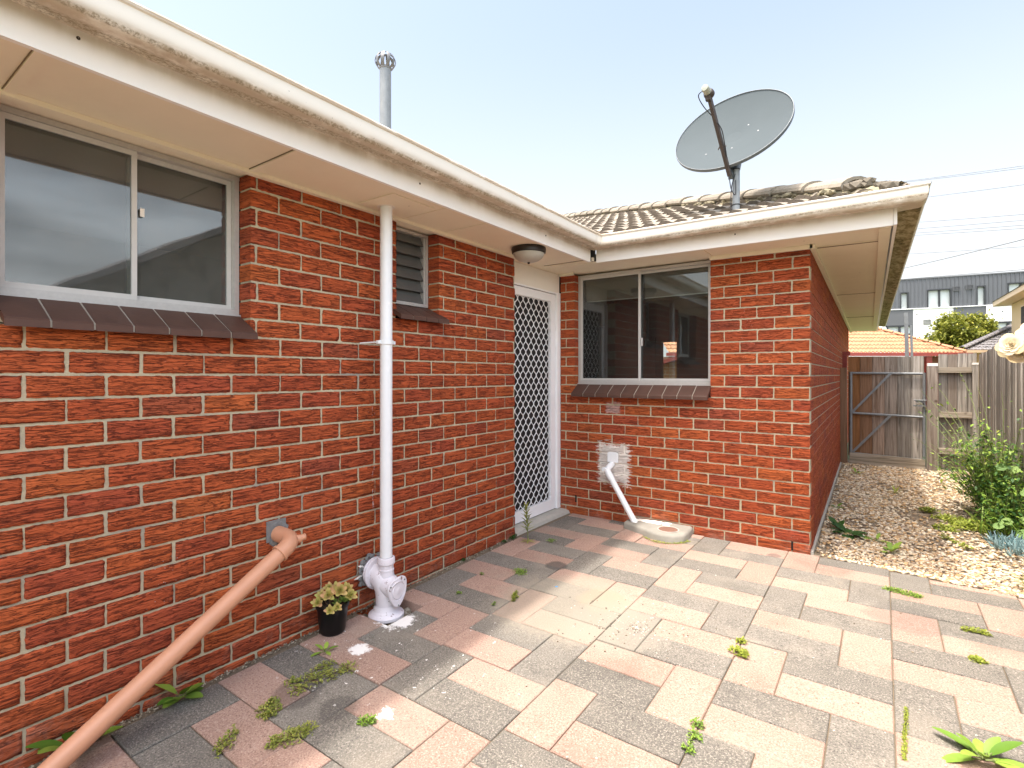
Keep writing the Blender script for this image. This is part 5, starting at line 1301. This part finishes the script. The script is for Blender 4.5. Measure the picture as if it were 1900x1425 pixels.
for (a, b, c, d, mm) in ((2.23, 2.91, 6.94, 7.52, 'mortgrey'), (3.44, 4.11, 7.0, 7.52, 'mortgrey'), (4.86, 5.5, 10.55, 11.05, 'cladding'), (5.97, 6.61, 10.62, 11.14, 'cladding')):
    g = MB(); g.T = AT; o_ = .0 if c < 8 else .08
    g.box(a, b, o_, o_ + .08, c, c + .06); g.box(a, b, o_, o_ + .08, d - .06, d); g.box(a, a + .06, o_, o_ + .08, c + .06, d - .06); g.box(b - .06, b, o_, o_ + .08, c + .06, d - .06)
    for k in range(6): zz = c + .08 + k * (d - c - .16) / 6; g.box(a + .06, b - .06, o_ + .01, o_ + .05, zz, zz + .03)
    g.build('vent', M[mm] if mm == 'mortgrey' else M['claddark'], ap)
for (u, z) in ((1.62, 8.1), (4.5, 8.2), (9.0, 8.0)):
    g = MB(); g.T = AT; g.box(u, u + .07, .0, .08, z, z + .12); g.build('wall_light', M['frameblack'], ap)
put(ap)

tr = thing('leafy_tree', 'round bushy tree with yellow green leaves in front of the apartment block', 'tree', loc=(4.14, 44.65, 0))
g = MB(); g.tube([(4.14, 44.65, -.2), (4.2, 44.6, 1.4), (4.1, 44.7, 2.6)], [.16, .13, .09], 10)
for k in range(9): a = k * 2.4; g.tube([(4.12, 44.66, 1.5 + k * .12), (4.12 + math.cos(a) * .7, 44.66 + math.sin(a) * .7, 2.6 + k * .12), (4.12 + math.cos(a) * 1.3, 44.66 + math.sin(a) * 1.3, 3.3 + k * .12)], [.05, .03, .012], 6)
g.build('trunk', M['bark'], tr)
g = MB(); cl = []
for k in range(150):
    a = R.uniform(0, 6.28); s_ = R.uniform(-1, 1); r = (R.random() ** .4); hz_ = 3.6 + 1.65 * s_ * r; rr_ = 1.95 * math.sqrt(max(0, 1 - (s_ * r) ** 2)) * r * (1.08 if s_ < 0 else .95)
    cl.append(Vector((4.1 + math.cos(a) * rr_ + .1, 44.65 + math.sin(a) * rr_, hz_)))
for c0_ in cl:
    for q in range(95):
        p = c0_ + Vector((R.gauss(0, .20), R.gauss(0, .20), R.gauss(0, .16))); L = R.uniform(.13, .24)
        g.leaf(p, (R.uniform(-1, 1), R.uniform(-1, 1), R.uniform(-.9, .5)), L, L * .7, .2, col=(R.random() * R.random() + (.2 if q % 3 == 0 else 0), 0, 0), seg=2)
g.build('crown', M['treeleaf'], tr); put(tr)

wires = [((4.029, 76.469, 23.796), (11.017, 69.167, 21.28), 'topmost thin power line in the sky at right'), ((4.029, 76.469, 23.672), (11.017, 69.167, 21.074), 'thin power line just under the topmost one'),
         ((3.726, 76.254, 21.627), (11.017, 69.167, 19.473), 'single power line leaving the gutter corner below the top pair'), ((3.12, 75.823, 18.777), (11.017, 69.167, 16.634), 'upper line of the close group of four wires'),
         ((3.019, 75.751, 18.034), (11.017, 69.167, 16.066), 'second line of the close group of four wires'), ((2.868, 75.644, 17.538), (11.017, 69.167, 15.601), 'third line of the close group of four wires'),
         ((2.615, 75.464, 17.26), (11.017, 69.167, 15.292), 'lowest line of the close group of four wires'), ((2.11, 75.105, 15.122), (11.017, 69.167, 13.536), 'faint lone power line between the group of four and the steep wire'),
         ((.803, 37.373, 7.329), (4.407, 27.667, 6.445), 'thicker steep service wire crossing above the apartment block'), ((1.127, 62.139, 10.387), (9.915, 62.25, 10.358), 'wire running along the top edge of the apartment block')]
for i, (a, b, lab) in enumerate(wires):
    a = Vector(a); b = Vector(b); d = b - a; g = MB(); rr_ = .024 if i < 8 else (.016 if i == 8 else .03)
    pts = [a + d * (-1.2 + 3.4 * k / 12) + Vector((0, 0, .02 * (k - 6) ** 2 * (0 if i == 9 else .3) - 0)) for k in range(13)]
    g.tube(pts, rr_, 5); tag(g.build('power_line', M['wire']), lab, 'power line', 'power lines in the sky')
# brick outbuilding glimpsed through the house
ob = thing('brick_outbuilding', 'sunlit orange brick gable glimpsed through the window beside the screen door', 'building', loc=(-4.2, 13, 0))
g = MB()
zz = 0
while zz < 1.55:
    xx = -6.4 + (.0 if int(zz / .086) % 2 else .12)
    while xx < -2.5: g.box(xx, xx + .228, 13.0, 13.1, zz, zz + .075, 0, (.9, .2, .2)); xx += .24
    zz += .086
g.box(-6.4, -2.3, 13.005, 13.1, 0, 1.6, 1); g.build('wall', [plain('sunlit_brick', (.34, .16, .065), .9, 0, .2, 8), M['mortar']], ob)
g = MB(); g.beam((-6.0, 12.9, 1.15), (-2.2, 12.9, 2.25), .25, .09); g.build('barge_board', M['redpaint'], ob); put(ob)
# neighbour across the side fence, mirrored in the left window
nb = thing('neighbour_house', 'dark gabled neighbour house across the fence, reflected in the large left window', 'house', loc=(9, 6.8, 0))
g = MB(); g.loft([[(6.0, 2.6, -.1), (6.0, 11.0, -.1), (6.0, 11.0, 2.6), (6.0, 6.8, 5.0), (6.0, 2.6, 2.6)], [(14, 2.6, -.1), (14, 11.0, -.1), (14, 11.0, 2.6), (14, 6.8, 5.0), (14, 2.6, 2.6)]], True, True, 0, False); g.build('wall', plain('weatherboard', (.22, .19, .14), .8, 0, .3, 2), nb)
for sgn in (-1, 1):
    g = MB(); g.loft([[(x, 6.8, 5.20), (x, 6.8 + sgn * 4.8, 2.36), (x, 6.8 + sgn * 4.8, 2.26), (x, 6.8, 5.05)] for x in (5.5, 14.4)], True, True, 0, False); g.build('roof', M['darktile'], nb)
put(nb)
